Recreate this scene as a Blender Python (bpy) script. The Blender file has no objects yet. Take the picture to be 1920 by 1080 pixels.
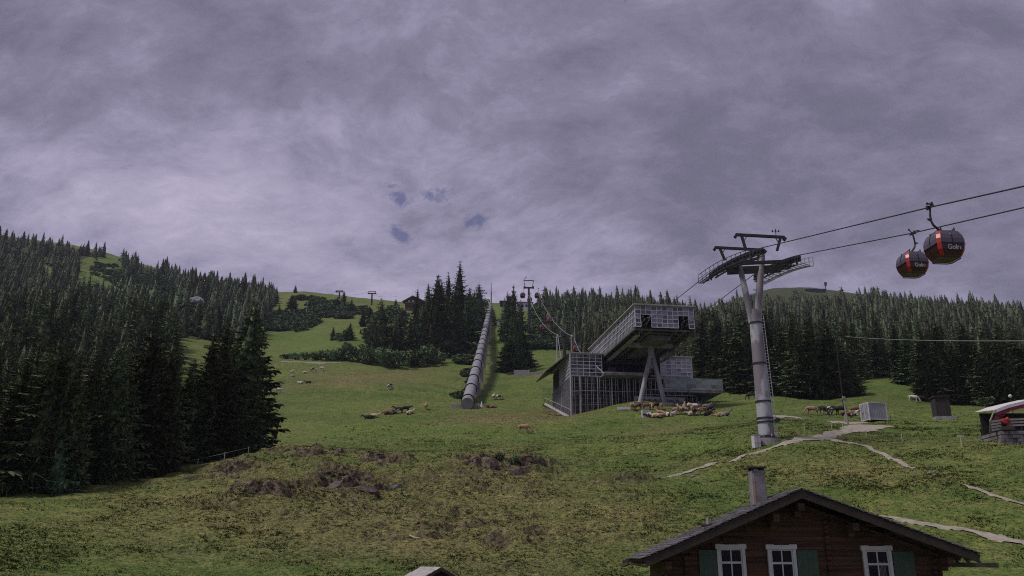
import bpy, bmesh, math, random
import numpy as np
from mathutils import Vector, Matrix

random.seed(7)
RNG = np.random.default_rng(11)
R = math.radians
S = bpy.context.scene
COL = S.collection

# ------------------------------------------------------------------ camera
F = 1620.0                      # focal length in pixels of the 1920 wide photograph
PT = R(17.5)
cp, sp = math.cos(PT), math.sin(PT)
cam = bpy.data.cameras.new('camera')
cam.sensor_width = 36.0
cam.lens = 36.0 * F / 1920.0
cam.clip_start = 0.3
cam.clip_end = 9000
camo = bpy.data.objects.new('camera', cam)
COL.objects.link(camo)
camo.location = (0, 0, 0)
camo.rotation_euler = (R(90) + PT, 0, 0)
S.camera = camo
S.render.resolution_x, S.render.resolution_y = 1024, 576
S.render.engine = 'CYCLES'
S.cycles.max_bounces = 5
S.cycles.diffuse_bounces = 2
S.cycles.glossy_bounces = 3
S.cycles.transparent_max_bounces = 6
S.cycles.volume_bounces = 0
S.cycles.use_denoising = False
S.cycles.pixel_filter_type = 'BLACKMAN_HARRIS'
S.cycles.filter_width = 1.05
S.view_settings.view_transform = 'Standard'
S.view_settings.look = 'None'
S.view_settings.exposure = 0.0
S.view_settings.gamma = 1.0

# ------------------------------------------------------------------ pixel helpers (photograph pixels -> points of the place)
def ray(px, py):
    u = (px - 960) / F; v = (540 - py) / F
    return (u, cp - v * sp, sp + v * cp)
def at_r(px, py, r):
    a, b, c = ray(px, py); k = r / math.hypot(a, b); return Vector((a * k, b * k, c * k))
def at_y(px, py, y):
    a, b, c = ray(px, py); k = y / b; return Vector((a * k, y, c * k))
def on_plane(px, py, P0, az):
    """point of the pixel's ray in the vertical plane through P0 that runs along azimuth az"""
    n = (math.cos(az), -math.sin(az))
    a, b, c = ray(px, py); k = (P0[0] * n[0] + P0[1] * n[1]) / (a * n[0] + b * n[1])
    return Vector((a * k, b * k, c * k))
def proj(x, y, z):
    d = y * cp + z * sp; v = -y * sp + z * cp
    return 960 + F * x / d, 540 - F * v / d

# ------------------------------------------------------------------ node helpers
def new_mat(name):
    m = bpy.data.materials.new(name); m.use_nodes = True
    nt = m.node_tree
    return m, nt, nt.nodes, nt.links, nt.nodes['Principled BSDF']

def N(nodes, typ, **kw):
    n = nodes.new(typ)
    for k, v in kw.items():
        if k.startswith('i_'):
            n.inputs[k[2:].replace('_', ' ')].default_value = v
        else:
            setattr(n, k, v)
    return n

def ramp(nodes, stops, interp='LINEAR'):
    n = nodes.new('ShaderNodeValToRGB'); e = n.color_ramp.elements
    n.color_ramp.interpolation = interp
    while len(e) < len(stops): e.new(0.5)
    for el, (p, c) in zip(e, stops):
        el.position = p; el.color = tuple(c) + (1,) if len(c) == 3 else c
    return n

def noise(nodes, links, vec, scale, detail=4, rough=0.55, dist=0.0):
    n = nodes.new('ShaderNodeTexNoise'); n.inputs['Scale'].default_value = scale
    n.inputs['Detail'].default_value = detail; n.inputs['Roughness'].default_value = rough
    n.inputs['Distortion'].default_value = dist
    if vec is not None: links.new(vec, n.inputs['Vector'])
    return n

def mixc(nodes, links, fac, a, b, blend='MIX'):
    n = nodes.new('ShaderNodeMix'); n.data_type = 'RGBA'; n.blend_type = blend
    for sock, v in ((n.inputs[0], fac), (n.inputs[6], a), (n.inputs[7], b)):
        if hasattr(v, 'is_output'): links.new(v, sock)
        elif isinstance(v, (int, float)): sock.default_value = v
        else: sock.default_value = tuple(v) + (1,)
    return n.outputs[2]

def mathn(nodes, links, op, a, b=None, clamp=False):
    n = nodes.new('ShaderNodeMath'); n.operation = op; n.use_clamp = clamp
    for sock, v in ((n.inputs[0], a), (n.inputs[1], b)):
        if v is None: continue
        if hasattr(v, 'is_output'): links.new(v, sock)
        else: sock.default_value = v
    return n.outputs[0]

def simple(name, c1, c2=None, scale=3.0, rough=0.7, metal=0.0, bump=0.0, stretch=None, rand=0.0, detail=5, lo=0.33, hi=0.68):
    """weathered surface: two colours broken up by noise, roughness variation and a little bump"""
    m, nt, nd, lk, b = new_mat(name)
    tc = N(nd, 'ShaderNodeTexCoord')
    mp = N(nd, 'ShaderNodeMapping'); lk.new(tc.outputs['Object'], mp.inputs['Vector'])
    if stretch: mp.inputs['Scale'].default_value = stretch
    n1 = noise(nd, lk, mp.outputs[0], scale, detail, 0.6)
    c2 = c2 or tuple(x * 0.6 for x in c1)
    rp = ramp(nd, [(lo, c1), (hi, c2)]); lk.new(n1.outputs['Fac'], rp.inputs[0])
    col = rp.outputs[0]
    if rand:
        oi = N(nd, 'ShaderNodeObjectInfo')
        hs = N(nd, 'ShaderNodeHueSaturation'); lk.new(col, hs.inputs['Color'])
        v = mathn(nd, lk, 'MULTIPLY_ADD', oi.outputs['Random'], rand)
        v.node.inputs[2].default_value = 1 - rand / 2
        lk.new(v, hs.inputs['Value']); col = hs.outputs[0]
    lk.new(col, b.inputs['Base Color'])
    b.inputs['Roughness'].default_value = rough; b.inputs['Metallic'].default_value = metal
    if bump:
        n2 = noise(nd, lk, mp.outputs[0], scale * 5, 4, 0.6)
        bp = N(nd, 'ShaderNodeBump'); bp.inputs['Strength'].default_value = bump; bp.inputs['Distance'].default_value = 0.05
        lk.new(n2.outputs['Fac'], bp.inputs['Height']); lk.new(bp.outputs[0], b.inputs['Normal'])
    return m

# ------------------------------------------------------------------ sky
SUN_EL, SUN_AZ = R(57), R(-108)          # azimuth clockwise from +Y (view direction); the sun stands to the left
w = bpy.data.worlds.new('World'); S.world = w; w.use_nodes = True
nd, lk = w.node_tree.nodes, w.node_tree.links
nd.clear()
out = nd.new('ShaderNodeOutputWorld')
sky = nd.new('ShaderNodeTexSky'); sky.sky_type = 'NISHITA'; sky.sun_disc = False
sky.sun_elevation = SUN_EL; sky.sun_rotation = SUN_AZ; sky.altitude = 1500
bg1 = nd.new('ShaderNodeBackground'); bg1.inputs[1].default_value = 0.06
lk.new(mixc(nd, lk, 1.0, sky.outputs[0], (1.15, .86, 1.12), 'MULTIPLY'), bg1.inputs[0])
tc = nd.new('ShaderNodeTexCoord'); D3 = tc.outputs['Generated']
sx = nd.new('ShaderNodeSeparateXYZ'); lk.new(D3, sx.inputs[0])
zc = mathn(nd, lk, 'MAXIMUM', sx.outputs[2], 0.02); zc = mathn(nd, lk, 'ADD', zc, 0.50)
cxx = mathn(nd, lk, 'DIVIDE', sx.outputs[0], zc); cyy = mathn(nd, lk, 'DIVIDE', sx.outputs[1], zc)
cv = nd.new('ShaderNodeCombineXYZ'); lk.new(cxx, cv.inputs[0]); lk.new(cyy, cv.inputs[1])
CP = cv.outputs[0]
warp = noise(nd, lk, CP, 2.2, 4, 0.55)
wv = nd.new('ShaderNodeVectorMath'); wv.operation = 'MULTIPLY_ADD'; lk.new(warp.outputs['Color'], wv.inputs[0]); wv.inputs[1].default_value = (.20, .20, 0); lk.new(CP, wv.inputs[2])
mp = nd.new('ShaderNodeMapping'); mp.inputs['Rotation'].default_value = (0, 0, R(40)); mp.inputs['Scale'].default_value = (1.0, 1.5, 1)
lk.new(wv.outputs[0], mp.inputs[0])
big = noise(nd, lk, CP, 1.5, 3, 0.5, 0.2)
mid = noise(nd, lk, mp.outputs[0], 3.2, 13, 0.64, 0.0)
fine = noise(nd, lk, mp.outputs[0], 14.0, 9, 0.72, 0.1)
def lobe(px, py, width, amp):
    d = Vector(ray(px, py)).normalized()
    dp = nd.new('ShaderNodeVectorMath'); dp.operation = 'DOT_PRODUCT'; lk.new(D3, dp.inputs[0]); dp.inputs[1].default_value = d
    a = mathn(nd, lk, 'SUBTRACT', 1.0, dp.outputs['Value'])
    a = mathn(nd, lk, 'DIVIDE', a, -(1 - math.cos(R(width))))
    a = mathn(nd, lk, 'EXPONENT', a)
    return mathn(nd, lk, 'MULTIPLY', a, amp)
v = mathn(nd, lk, 'MULTIPLY', big.outputs['Fac'], 0.22)
v = mathn(nd, lk, 'ADD', v, mathn(nd, lk, 'MULTIPLY', mid.outputs['Fac'], 1.10))
v = mathn(nd, lk, 'ADD', v, mathn(nd, lk, 'MULTIPLY', fine.outputs['Fac'], 0.38))
v = mathn(nd, lk, 'ADD', v, -0.115)
for L in ((400, 360, 8, 0.05), (120, 260, 7, 0.07), (330, 400, 7, 0.05), (560, 440, 7, 0.08), (760, 500, 8, 0.11), (960, 520, 8, .06), (420, 325, 2.2, 0.05), (1180, 290, 2.5, 0.10), (1870, 230, 5, 0.06), (860, 90, 4, 0.05), (1500, 540, 7, 0.07), (1100, 480, 6, .05), (40, 440, 5, .05),
          (1300, 370, 6, -0.11), (1060, 310, 5, -0.06), (150, 60, 9, -0.08), (1480, 190, 10, -0.10), (560, 130, 5, -0.04), (1000, 30, 8, -.02), (1750, 60, 8, -.03)):
    v = mathn(nd, lk, 'ADD', v, lobe(*L))
v = mathn(nd, lk, 'MULTIPLY', v, 0.84)
rp = ramp(nd, [(0.35, (0.115, 0.109, 0.160)), (0.487, (0.140, 0.132, 0.192)), (0.605, (0.190, 0.178, 0.260)), (0.722, (0.285, 0.260, 0.375)), (0.82, (0.36, 0.325, 0.445)), (1.0, (0.52, 0.465, 0.60))])
lk.new(v, rp.inputs[0])
bg2 = nd.new('ShaderNodeBackground'); lk.new(rp.outputs[0], bg2.inputs[0]); bg2.inputs[1].default_value = 1.22
# small rifts of blue
hole = None
for L in ((738, 368, 0.75, 1.0), (758, 378, 0.6, .9), (795, 366, 0.7, .9), (828, 368, 0.8, 1.0), (742, 434, 0.7, 1.0), (762, 446, 0.6, .8), (880, 413, 0.8, .9), (908, 411, 0.6, .8), (480, 436, 0.7, 0.6), (700, 397, 0.5, .5), (560, 405, .5, .4)):
    l_ = lobe(*L); hole = l_ if hole is None else mathn(nd, lk, 'ADD', hole, l_)
hn = noise(nd, lk, D3, 42.0, 9, 0.72, 0.5)
hole = mathn(nd, lk, 'MULTIPLY', mathn(nd, lk, 'ADD', mathn(nd, lk, 'MULTIPLY', hole, 1.5), mathn(nd, lk, 'MULTIPLY', mathn(nd, lk, 'SUBTRACT', hn.outputs['Fac'], 0.5), 5.5)), 1.0)
hole = mathn(nd, lk, 'MULTIPLY', mathn(nd, lk, 'SUBTRACT', hole, 0.85), 1.3, True)
mx = nd.new('ShaderNodeMixShader')
lk.new(mathn(nd, lk, 'MULTIPLY', hole, 0.72, True), mx.inputs[0]); lk.new(bg2.outputs[0], mx.inputs[1]); lk.new(bg1.outputs[0], mx.inputs[2])
lk.new(mx.outputs[0], out.inputs[0])
w.cycles.sampling_method = 'MANUAL'; w.cycles.sample_map_resolution = 512

sun = bpy.data.lights.new('sun', 'SUN'); sun.energy = 2.4; sun.angle = R(11); sun.color = (1.0, 0.95, 0.87)
suno = bpy.data.objects.new('sun', sun); COL.objects.link(suno)
sd = Vector((math.sin(SUN_AZ) * math.cos(SUN_EL), math.cos(SUN_AZ) * math.cos(SUN_EL), math.sin(SUN_EL)))
suno.rotation_euler = sd.to_track_quat('Z', 'Y').to_euler()

# ------------------------------------------------------------------ object helpers
def tag(o, label=None, cat=None, group=None, kind=None):
    if label: o['label'] = label
    if cat: o['category'] = cat
    if group: o['group'] = group
    if kind: o['kind'] = kind
    return o

def empty(name, loc=(0, 0, 0), rz=0.0, label=None, cat=None, group=None):
    o = bpy.data.objects.new(name, None); COL.objects.link(o)
    o.empty_display_size = 0.2
    o.location = loc; o.rotation_euler = (0, 0, rz)
    return tag(o, label, cat, group)

def mesh_from(name, V, Fc, mats, mi=None, smooth=False):
    me = bpy.data.meshes.new(name)
    V = np.asarray(V, dtype=np.float32); n = len(V)
    if isinstance(Fc, np.ndarray):
        k = Fc.shape[1]; nf = len(Fc)
        me.vertices.add(n); me.vertices.foreach_set('co', V.ravel())
        me.loops.add(nf * k); me.loops.foreach_set('vertex_index', Fc.astype(np.int32).ravel())
        me.polygons.add(nf); me.polygons.foreach_set('loop_start', np.arange(0, nf * k, k, dtype=np.int32))
        me.update(calc_edges=True)
    else:
        me.from_pydata([tuple(map(float, v)) for v in V], [], Fc)
    for m in (mats if isinstance(mats, (list, tuple)) else [mats]): me.materials.append(m)
    if mi is not None: me.polygons.foreach_set('material_index', np.asarray(mi, dtype=np.int32))
    if smooth: me.polygons.foreach_set('use_smooth', np.ones(len(me.polygons), dtype=bool))
    me.update()
    return me

def link(name, me, parent=None):
    o = bpy.data.objects.new(name, me); COL.objects.link(o)
    if parent is not None: o.parent = parent
    return o

class MB:
    def __init__(s): s.v = []; s.f = []; s.m = []
    def add(s, v, f, mi=0):
        b = len(s.v); s.v += [tuple(p) for p in v]; s.f += [tuple(i + b for i in q) for q in f]; s.m += [mi] * len(f); return s
    def box(s, lo, hi, mi=0, M=None):
        x0, y0, z0 = lo; x1, y1, z1 = hi
        v = [Vector(p) for p in ((x0,y0,z0),(x1,y0,z0),(x1,y1,z0),(x0,y1,z0),(x0,y0,z1),(x1,y0,z1),(x1,y1,z1),(x0,y1,z1))]
        if M is not None: v = [M @ p for p in v]
        return s.add(v, [(0,3,2,1),(4,5,6,7),(0,1,5,4),(1,2,6,5),(2,3,7,6),(3,0,4,7)], mi)
    def bar(s, a, b, w, h=None, mi=0, up=(0, 0, 1)):
        """rectangular bar from a to b, w wide and h high"""
        a, b = Vector(a), Vector(b); h = h or w; d = (b - a).normalized(); up = Vector(up)
        sx_ = d.cross(up)
        if sx_.length < 1e-4: sx_ = d.cross(Vector((1, 0, 0)))
        sx_.normalize(); u = sx_.cross(d)
        v = []
        for p in (a, b):
            for q, r_ in ((-1,-1),(1,-1),(1,1),(-1,1)): v.append(p + sx_ * q * w / 2 + u * r_ * h / 2)
        return s.add(v, [(3,2,1,0),(4,5,6,7),(0,1,5,4),(1,2,6,5),(2,3,7,6),(3,0,4,7)], mi)
    def tube(s, pts, rad, n=8, mi=0, cap=True):
        pts = [Vector(p) for p in pts]
        if not hasattr(rad, '__len__'): rad = [rad] * len(pts)
        b = len(s.v); prev = None
        for i, p in enumerate(pts):
            d = (pts[min(i + 1, len(pts) - 1)] - pts[max(i - 1, 0)]).normalized()
            if prev is None:
                prev = d.cross(Vector((0, 0, 1)))
                if prev.length < 1e-3: prev = Vector((1, 0, 0))
            x = (prev - d * prev.dot(d)).normalized(); y = d.cross(x); prev = x
            for k in range(n):
                a = 2 * math.pi * k / n
                s.v.append(tuple(p + (x * math.cos(a) + y * math.sin(a)) * rad[i]))
        for i in range(len(pts) - 1):
            for k in range(n):
                k2 = (k + 1) % n
                s.f.append((b + i*n + k, b + i*n + k2, b + (i+1)*n + k2, b + (i+1)*n + k)); s.m.append(mi)
        if cap:
            s.f.append(tuple(b + k for k in range(n))[::-1]); s.m.append(mi)
            e = b + (len(pts) - 1) * n; s.f.append(tuple(e + k for k in range(n))); s.m.append(mi)
        return s
    def poly(s, pts, t, nrm, mi=0):
        """flat polygon pts extruded by t along nrm"""
        pts = [Vector(p) for p in pts]; q = [p + Vector(nrm) * t for p in pts]; n = len(pts)
        return s.add(pts + q, [tuple(range(n))[::-1], tuple(range(n, 2*n))] + [(i, (i+1) % n, n + (i+1) % n, n + i) for i in range(n)], mi)
    def build(s, name, mats, parent=None, smooth=False, bevel=0.0):
        me = mesh_from(name, s.v, s.f, mats, s.m, smooth)
        bm = bmesh.new(); bm.from_mesh(me); bmesh.ops.recalc_face_normals(bm, faces=bm.faces)
        if bevel: bmesh.ops.bevel(bm, geom=bm.edges[:], offset=bevel, segments=1, affect='EDGES')
        bm.to_mesh(me); bm.free()
        if smooth:
            try: me.set_sharp_from_angle(angle=R(40))
            except Exception: pass
        return link(name, me, parent)

def copy_tree(o, parent=None):
    c = o.copy(); COL.objects.link(c); c.parent = parent
    for ch in list(o.children): copy_tree(ch, c)
    return c

# ------------------------------------------------------------------ numpy noise
_T = RNG.random((8, 256, 256))
def vn(x, y, k=0):
    xi = np.floor(x).astype(np.int64); yi = np.floor(y).astype(np.int64)
    fx = x - xi; fy = y - yi; fx = fx*fx*(3-2*fx); fy = fy*fy*(3-2*fy)
    t = _T[k % 8]; a = xi & 255; b = yi & 255; a1 = (a+1) & 255; b1 = (b+1) & 255
    return (t[a,b]*(1-fx)+t[a1,b]*fx)*(1-fy)+(t[a,b1]*(1-fx)+t[a1,b1]*fx)*fy
def fbm(x, y, sc, oct=4, k=0, gain=0.5):
    s = 0; amp = 1; tot = 0; f = 1.0/sc
    for i in range(oct):
        s = s + amp*vn(x*f + 17.3*i + 1000, y*f + 9.1*i + 1000, k+i); tot += amp; amp *= gain; f *= 2.03
    return s/tot
def sstep(a, b, x):
    t = np.clip((x-a)/(b-a), 0, 1); return t*t*(3-2*t)

# ------------------------------------------------------------------ terrain: one sheet in polar rings round the view point
CTRL = {   # photo x: (photo y of the ground, horizontal distance in metres)
 -160: [(1080,42),(1000,54),(925,82),(800,150),(700,250),(600,450),(495,740),(424,980),(445,1400),(480,2400)],
 0:    [(1080,44),(1000,55),(925,82),(800,155),(700,250),(600,450),(497,760),(447,950),(470,1400),(500,2400)],
 120:  [(1080,45),(1000,56),(912,84),(700,255),(600,450),(505,740),(461,930),(480,1400)],
 250:  [(1080,46),(1000,57),(905,86),(860,102),(700,260),(600,450),(527,740),(494,900),(515,1300),(540,2400)],
 370:  [(1080,47),(1000,57),(920,72),(868,98),(840,125),(700,275),(600,460),(540,720),(522,860),(548,1300)],
 480:  [(1080,46),(1000,56),(930,66),(862,90),(852,106),(838,128),(790,165),(730,240),(680,330),(640,430),(600,530),(560,680),(549,790),(580,1200),(600,2400)],
 560:  [(1080,46),(1000,56),(860,88),(853,106),(800,150),(730,235),(680,325),(645,420),(600,530),(560,650),(549,730),(580,1100)],
 640:  [(1080,46),(980,60),(852,86),(848,104),(790,158),(722,240),(678,325),(640,410),(600,520),(575,620),(558,700),(585,1050)],
 740:  [(1080,46),(980,61),(850,88),(850,104),(820,128),(775,175),(720,245),(690,310),(640,400),(600,500),(577,610),(600,1000),(620,2400)],
 880:  [(1080,46),(980,60),(855,86),(856,102),(815,130),(780,165),(766,196),(700,300),(640,400),(600,500),(580,557),(566,640),(600,1000)],
 960:  [(1080,46),(980,60),(862,84),(862,98),(815,130),(778,168),(764,200),(700,305),(640,400),(600,490),(574,610),(600,1000)],
 1060: [(1080,47),(980,60),(880,82),(845,108),(800,142),(784,172),(778,188),(740,235),(700,290),(655,380),(620,460),(585,600),(600,1000),(620,2400)],
 1200: [(1080,49),(1000,57),(920,70),(860,92),(810,128),(787,154),(774,166),(757,178),(745,215),(700,290),(640,400),(590,550),(575,700),(600,1000)],
 1330: [(1080,50),(1000,58),(900,73),(840,92),(800,128),(780,154),(764,180),(740,230),(700,290),(640,430),(600,600),(592,900),(610,1500)],
 1437: [(1080,50),(1000,58),(900,72),(840,85),(818,90),(795,112),(772,142),(748,185),(700,260),(640,400),(600,600),(560,1000),(545,1300),(575,1700),(600,2400)],
 1540: [(1080,50),(1000,58),(900,72),(822,92),(795,118),(770,150),(745,195),(700,260),(640,400),(600,600),(550,1150),(544,1300),(570,1700)],
 1640: [(1080,50),(1000,58),(900,72),(840,88),(792,120),(770,150),(740,195),(705,240),(640,400),(600,560),(562,1000),(557,1250),(590,1700)],
 1760: [(1080,49),(1000,58),(900,70),(850,82),(787,128),(757,185),(720,235),(640,400),(600,600),(580,850),(600,1300),(620,2400)],
 1920: [(1080,48),(1000,58),(900,71),(832,92),(790,125),(762,180),(700,280),(640,430),(600,700),(590,900),(615,1400),(640,2400)],
 2080: [(1080,48),(1000,58),(900,71),(832,92),(790,125),(765,180),(700,285),(640,450),(600,750),(596,950),(620,1400),(640,2400)],
}
pts = []; val = []
for px, L in CTRL.items():
    for py, r in L:
        a, b, c = ray(px, py); h = math.hypot(a, b)
        pts.append((math.atan2(a, b) * 4.0, math.log(r) * 1.6)); val.append(c / h)
pts = np.array(pts); val = np.array(val)
def tps(d2): return 0.5 * d2 * np.log(d2 + 1e-12)
n = len(pts)
d2 = ((pts[:, None] - pts[None]) ** 2).sum(-1)
Amat = np.zeros((n + 3, n + 3)); Amat[:n, :n] = tps(d2) + np.eye(n) * 2e-4
Amat[:n, n] = 1; Amat[:n, n+1:] = pts; Amat[n, :n] = 1; Amat[n+1:, :n] = pts.T
sol = np.linalg.solve(Amat, np.concatenate([val, np.zeros(3)]))
def rbf(az, lr):
    out_ = np.empty(az.shape); fa, fl = az.ravel() * 4.0, lr.ravel() * 1.6; o = out_.ravel()
    for i in range(0, len(fa), 20000):
        q = np.stack([fa[i:i+20000], fl[i:i+20000]], 1)
        d = (q[:, 0:1] - pts[None, :, 0]) ** 2 + (q[:, 1:2] - pts[None, :, 1]) ** 2
        o[i:i+20000] = tps(d) @ sol[:n] + sol[n] + q @ sol[n+1:]
    return out_
AZ = np.concatenate([np.linspace(-180, -39, 48)[:-1], np.linspace(-39, 39, 1150), np.linspace(39, 180, 48)[1:]]) * math.pi / 180
RR = np.concatenate([np.geomspace(1.5, 40, 50)[:-1], np.geomspace(40, 2400, 880)])
# the smooth base is solved on a coarser lattice and interpolated
azc = np.linspace(R(-39), R(39), 260); lrc = np.linspace(math.log(40), math.log(2400), 260)
base = rbf(*np.meshgrid(azc, lrc, indexing='ij'))
def cub(tab, fi, fj):
    """Catmull-Rom lookup in tab at fractional indices"""
    ii = np.clip(np.floor(fi).astype(int), 1, tab.shape[0] - 3); jj = np.clip(np.floor(fj).astype(int), 1, tab.shape[1] - 3)
    u = fi - ii; v_ = fj - jj
    def wts(t): return (-.5*t+t*t-.5*t**3, 1-2.5*t*t+1.5*t**3, .5*t+2*t*t-1.5*t**3, -.5*t*t+.5*t**3)
    wu, wv = wts(u), wts(v_); s = 0
    for a in range(4):
        for b in range(4): s = s + wu[a] * wv[b] * tab[ii + a - 1, jj + b - 1]
    return s
A2, R2 = np.meshgrid(AZ, RR, indexing='ij')
Ac = np.clip(A2, R(-38), R(38)); Rc = np.maximum(R2, 40.0)
fi = (Ac - azc[0]) / (azc[1] - azc[0]); fj = (np.log(Rc) - lrc[0]) / (lrc[1] - lrc[0])
TN = cub(base, np.clip(fi, 0, 258.99), np.clip(fj, 0, 258.99))
side = sstep(R(42), R(120), np.abs(A2))
TN = TN * (1 - side) + side * (-0.22)
Z = TN * R2
near = R2 < 40
z40 = TN * 40
t_ = sstep(0, 40, R2)
Z = np.where(near, -10.5 * (1 - t_) + z40 * t_, Z)
X, Y = R2 * np.sin(A2), R2 * np.cos(A2)
PXg, PYg = proj(X, np.maximum(Y, 1.0), Z)
def ell(cx, cy, rx, ry, px=None, py=None):
    px = PXg if px is None else px; py = PYg if py is None else py
    return np.exp(-(((px - cx) / rx) ** 2 + ((py - cy) / ry) ** 2))
wob = fbm(X, Y, 5.0, 4, 2)
rock = np.zeros_like(Z)
for e in ((560,905,210,46,.62),(470,925,95,26,1.15),(640,900,95,36,1.0),(700,868,90,14,.8),(600,858,90,9,.75),(560,880,70,12,.6),(950,875,70,20,1.0),(900,872,60,12,.7),(360,900,55,14,.65),(790,860,60,9,.5),
          (1130,900,25,9,.6),(930,1010,60,28,.62),(520,960,60,10,.5),(320,925,50,8,.5),(820,960,60,12,.3)):
    rock = np.maximum(rock, e[4] * ell(*e[:4]))
rock = rock * (R2 < 125)
rock = sstep(0.30, 0.62, rock * 0.75 + (wob - 0.5) * 1.1)
brown = np.zeros_like(Z)
for e in ((930,785,130,12,.9),(1040,778,60,9,1),(720,950,430,95,.78),(800,900,300,60,.6),(900,1000,330,80,.8),(620,1010,160,50,.65),(400,930,200,50,.5),(1150,960,160,60,.4),(1700,900,150,40,.45),(640,712,110,14,.75),(700,700,120,10,.8),(540,730,50,10,.5),
          (560,770,60,14,.4),(560,560,80,10,.3),(640,580,90,9,.7),(1240,800,90,14,.5),(1080,770,40,10,.6),(730,770,60,8,.5),(740,720,80,14,.4)):
    brown = np.maximum(brown, e[4] * ell(*e[:4]))
brown = np.clip(brown * 0.9 + (fbm(X, Y, 9.0, 4, 4) - 0.5) * 0.9, 0, 1)
lush = np.zeros_like(Z)
for e in ((560,640,110,26,.8),(935,640,22,60,1),(1010,650,70,14,.7),(920,610,30,20,.8),(650,690,180,14,.6),(1060,690,40,20,.6),(1680,730,80,24,.5),(700,815,330,26,.8),(1250,830,200,20,.5),(600,780,200,30,.4),(1040,610,40,50,.5),(200,505,60,22,.7),(1800,800,200,24,.6),(345,690,20,60,.8),(450,590,40,14,.5)):
    lush = np.maximum(lush, e[4] * ell(*e[:4]))
lush = np.clip(lush + (fbm(X, Y, 30.0, 3, 5) - 0.5) * 0.5, 0, 1)
# relief
amp1 = 0.55 * sstep(30, 60, R2) * (1 - 0.35 * sstep(100, 160, R2))
Z = Z + (fbm(X, Y, 7.0, 4, 0) - 0.5) * amp1 * 1.3
Z = Z + (fbm(X, Y, 1.6, 3, 3) - 0.5) * 0.42 * sstep(35, 50, R2) * (1 - sstep(100, 170, R2)) * (0.6 + brown)
Z = Z + (fbm(X, Y, 14.0, 4, 1) - 0.5) * 1.6 * sstep(130, 260, R2)
Z = Z + (fbm(X, Y, 60.0, 4, 6) - 0.5) * 9 * sstep(300, 650, R2)
# cattle terraces: small risers that run across the slope
def risers(z, h, s): f = z / h; f = f - np.floor(f); return h * (sstep(.5 - s / 2, .5 + s / 2, f) - f)
patch = sstep(.42, .66, fbm(X, Y, 16.0, 3, 2))
Z = Z + risers(Z + fbm(X, Y, 14.0, 3, 7) * 4.0, 0.95, .35) * .62 * patch * sstep(45, 60, R2) * (1 - sstep(300, 480, R2))
# ledges of rock and torn turf
ledge = np.clip(np.maximum(rock, sstep(.25, .7, np.maximum.reduce([ell(570, 895, 270, 50), ell(930, 878, 130, 24), ell(430, 935, 110, 22), .8 * ell(1150, 905, 80, 20), .6 * ell(850, 985, 330, 40)]) * .8 + (wob - .5) * .9) * .75), 0, 1) * (R2 < 130)
brown = np.clip(np.maximum(brown, ledge * .75 * (.4 + wob)), 0, 1)
Z = Z + ledge * (fbm(X, Y, 4.5, 3, 5) - 0.42) * 2.6
Z = Z + ledge * risers(Z + fbm(X, Y, 4.0, 4, 3) * 2.2, 1.05, .28) * 1.0
Z = Z + ledge * (fbm(X, Y, 1.3, 3, 6) - 0.5) * .55
# level pads under the buildings
STO = Vector((24.1433, 163.2241, 47.8322)); STA = R(8.5)
WX, WD = (math.cos(STA), math.sin(STA)), (-math.sin(STA), math.cos(STA))
def iaz(a): return np.interp(a, AZ, np.arange(len(AZ)))
def ir(r): return np.interp(r, RR, np.arange(len(RR)))
def H(x, y):
    x = np.asarray(x, float); y = np.asarray(y, float)
    a = iaz(np.arctan2(x, y)); r = ir(np.hypot(x, y))
    i = np.clip(a.astype(int), 0, len(AZ) - 2); j = np.clip(r.astype(int), 0, len(RR) - 2)
    u = a - i; v_ = r - j
    return (Z[i,j]*(1-u)+Z[i+1,j]*u)*(1-v_)+(Z[i,j+1]*(1-u)+Z[i+1,j+1]*u)*v_
def G(px, py, rmin=38.0, rmax=2000.0):
    """where the sight line of a photograph pixel first meets the ground"""
    a, b, c = ray(px, py); h = math.hypot(a, b); r = np.geomspace(rmin, rmax, 6000)
    z = H(a / h * r, b / h * r); k = np.nonzero(z >= c / h * r)[0]
    r0 = float(r[k[0]]) if len(k) else rmax
    x, y = a / h * r0, b / h * r0
    return Vector((x, y, float(H(x, y))))
def ground_at(px, r):
    a, b, c = ray(px, 800); h = math.hypot(a, b); x, y = a / h * r, b / h * r
    return Vector((x, y, float(H(x, y))))
# forest areas, given by where their trees stand
def inpoly(px, py, poly):
    px = np.asarray(px); py = np.asarray(py); c = np.zeros(px.shape, bool); j = len(poly) - 1
    for i in range(len(poly)):
        (xi, yi), (xj, yj) = poly[i], poly[j]
        if yi != yj:
            c ^= ((yi > py) != (yj > py)) & (px < (xj - xi) * (py - yi) / (yj - yi) + xi)
        j = i
    return c
LEFT = [(-260,960),(-100,935),(0,915),(140,893),(250,875),(312,852),(312,760),(312,690),(322,640),(350,630),(400,640),(470,640),(492,610),(505,585),(520,566),(516,556),(480,549),(400,532),(330,515),(250,497),(120,464),(0,450),(-160,428),(-300,400)]
LCLEAR = [[(235,575),(240,512),(300,520),(338,548),(335,605),(290,600)], [(345,622),(350,572),(395,575),(402,632)], [(60,505),(85,492),(110,505),(90,520)], [(140,548),(148,484),(190,482),(228,490),(236,562),(190,560)], [(395,610),(430,602),(436,612),(400,618)]]
RIGHT = [(1010,602),(1040,640),(1085,668),(1180,700),(1300,722),(1400,733),(1500,741),(1592,741),(1606,722),(1608,700),(1660,703),(1720,722),(1742,748),(1830,752),(1920,757),(2100,762),(2250,760),(2250,600),(1920,596),(1860,590),(1740,581),(1640,566),(1600,578),(1440,572),(1330,597),(1190,580),(1100,570),(1010,565)]
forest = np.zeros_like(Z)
vis = Y > 1
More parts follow.
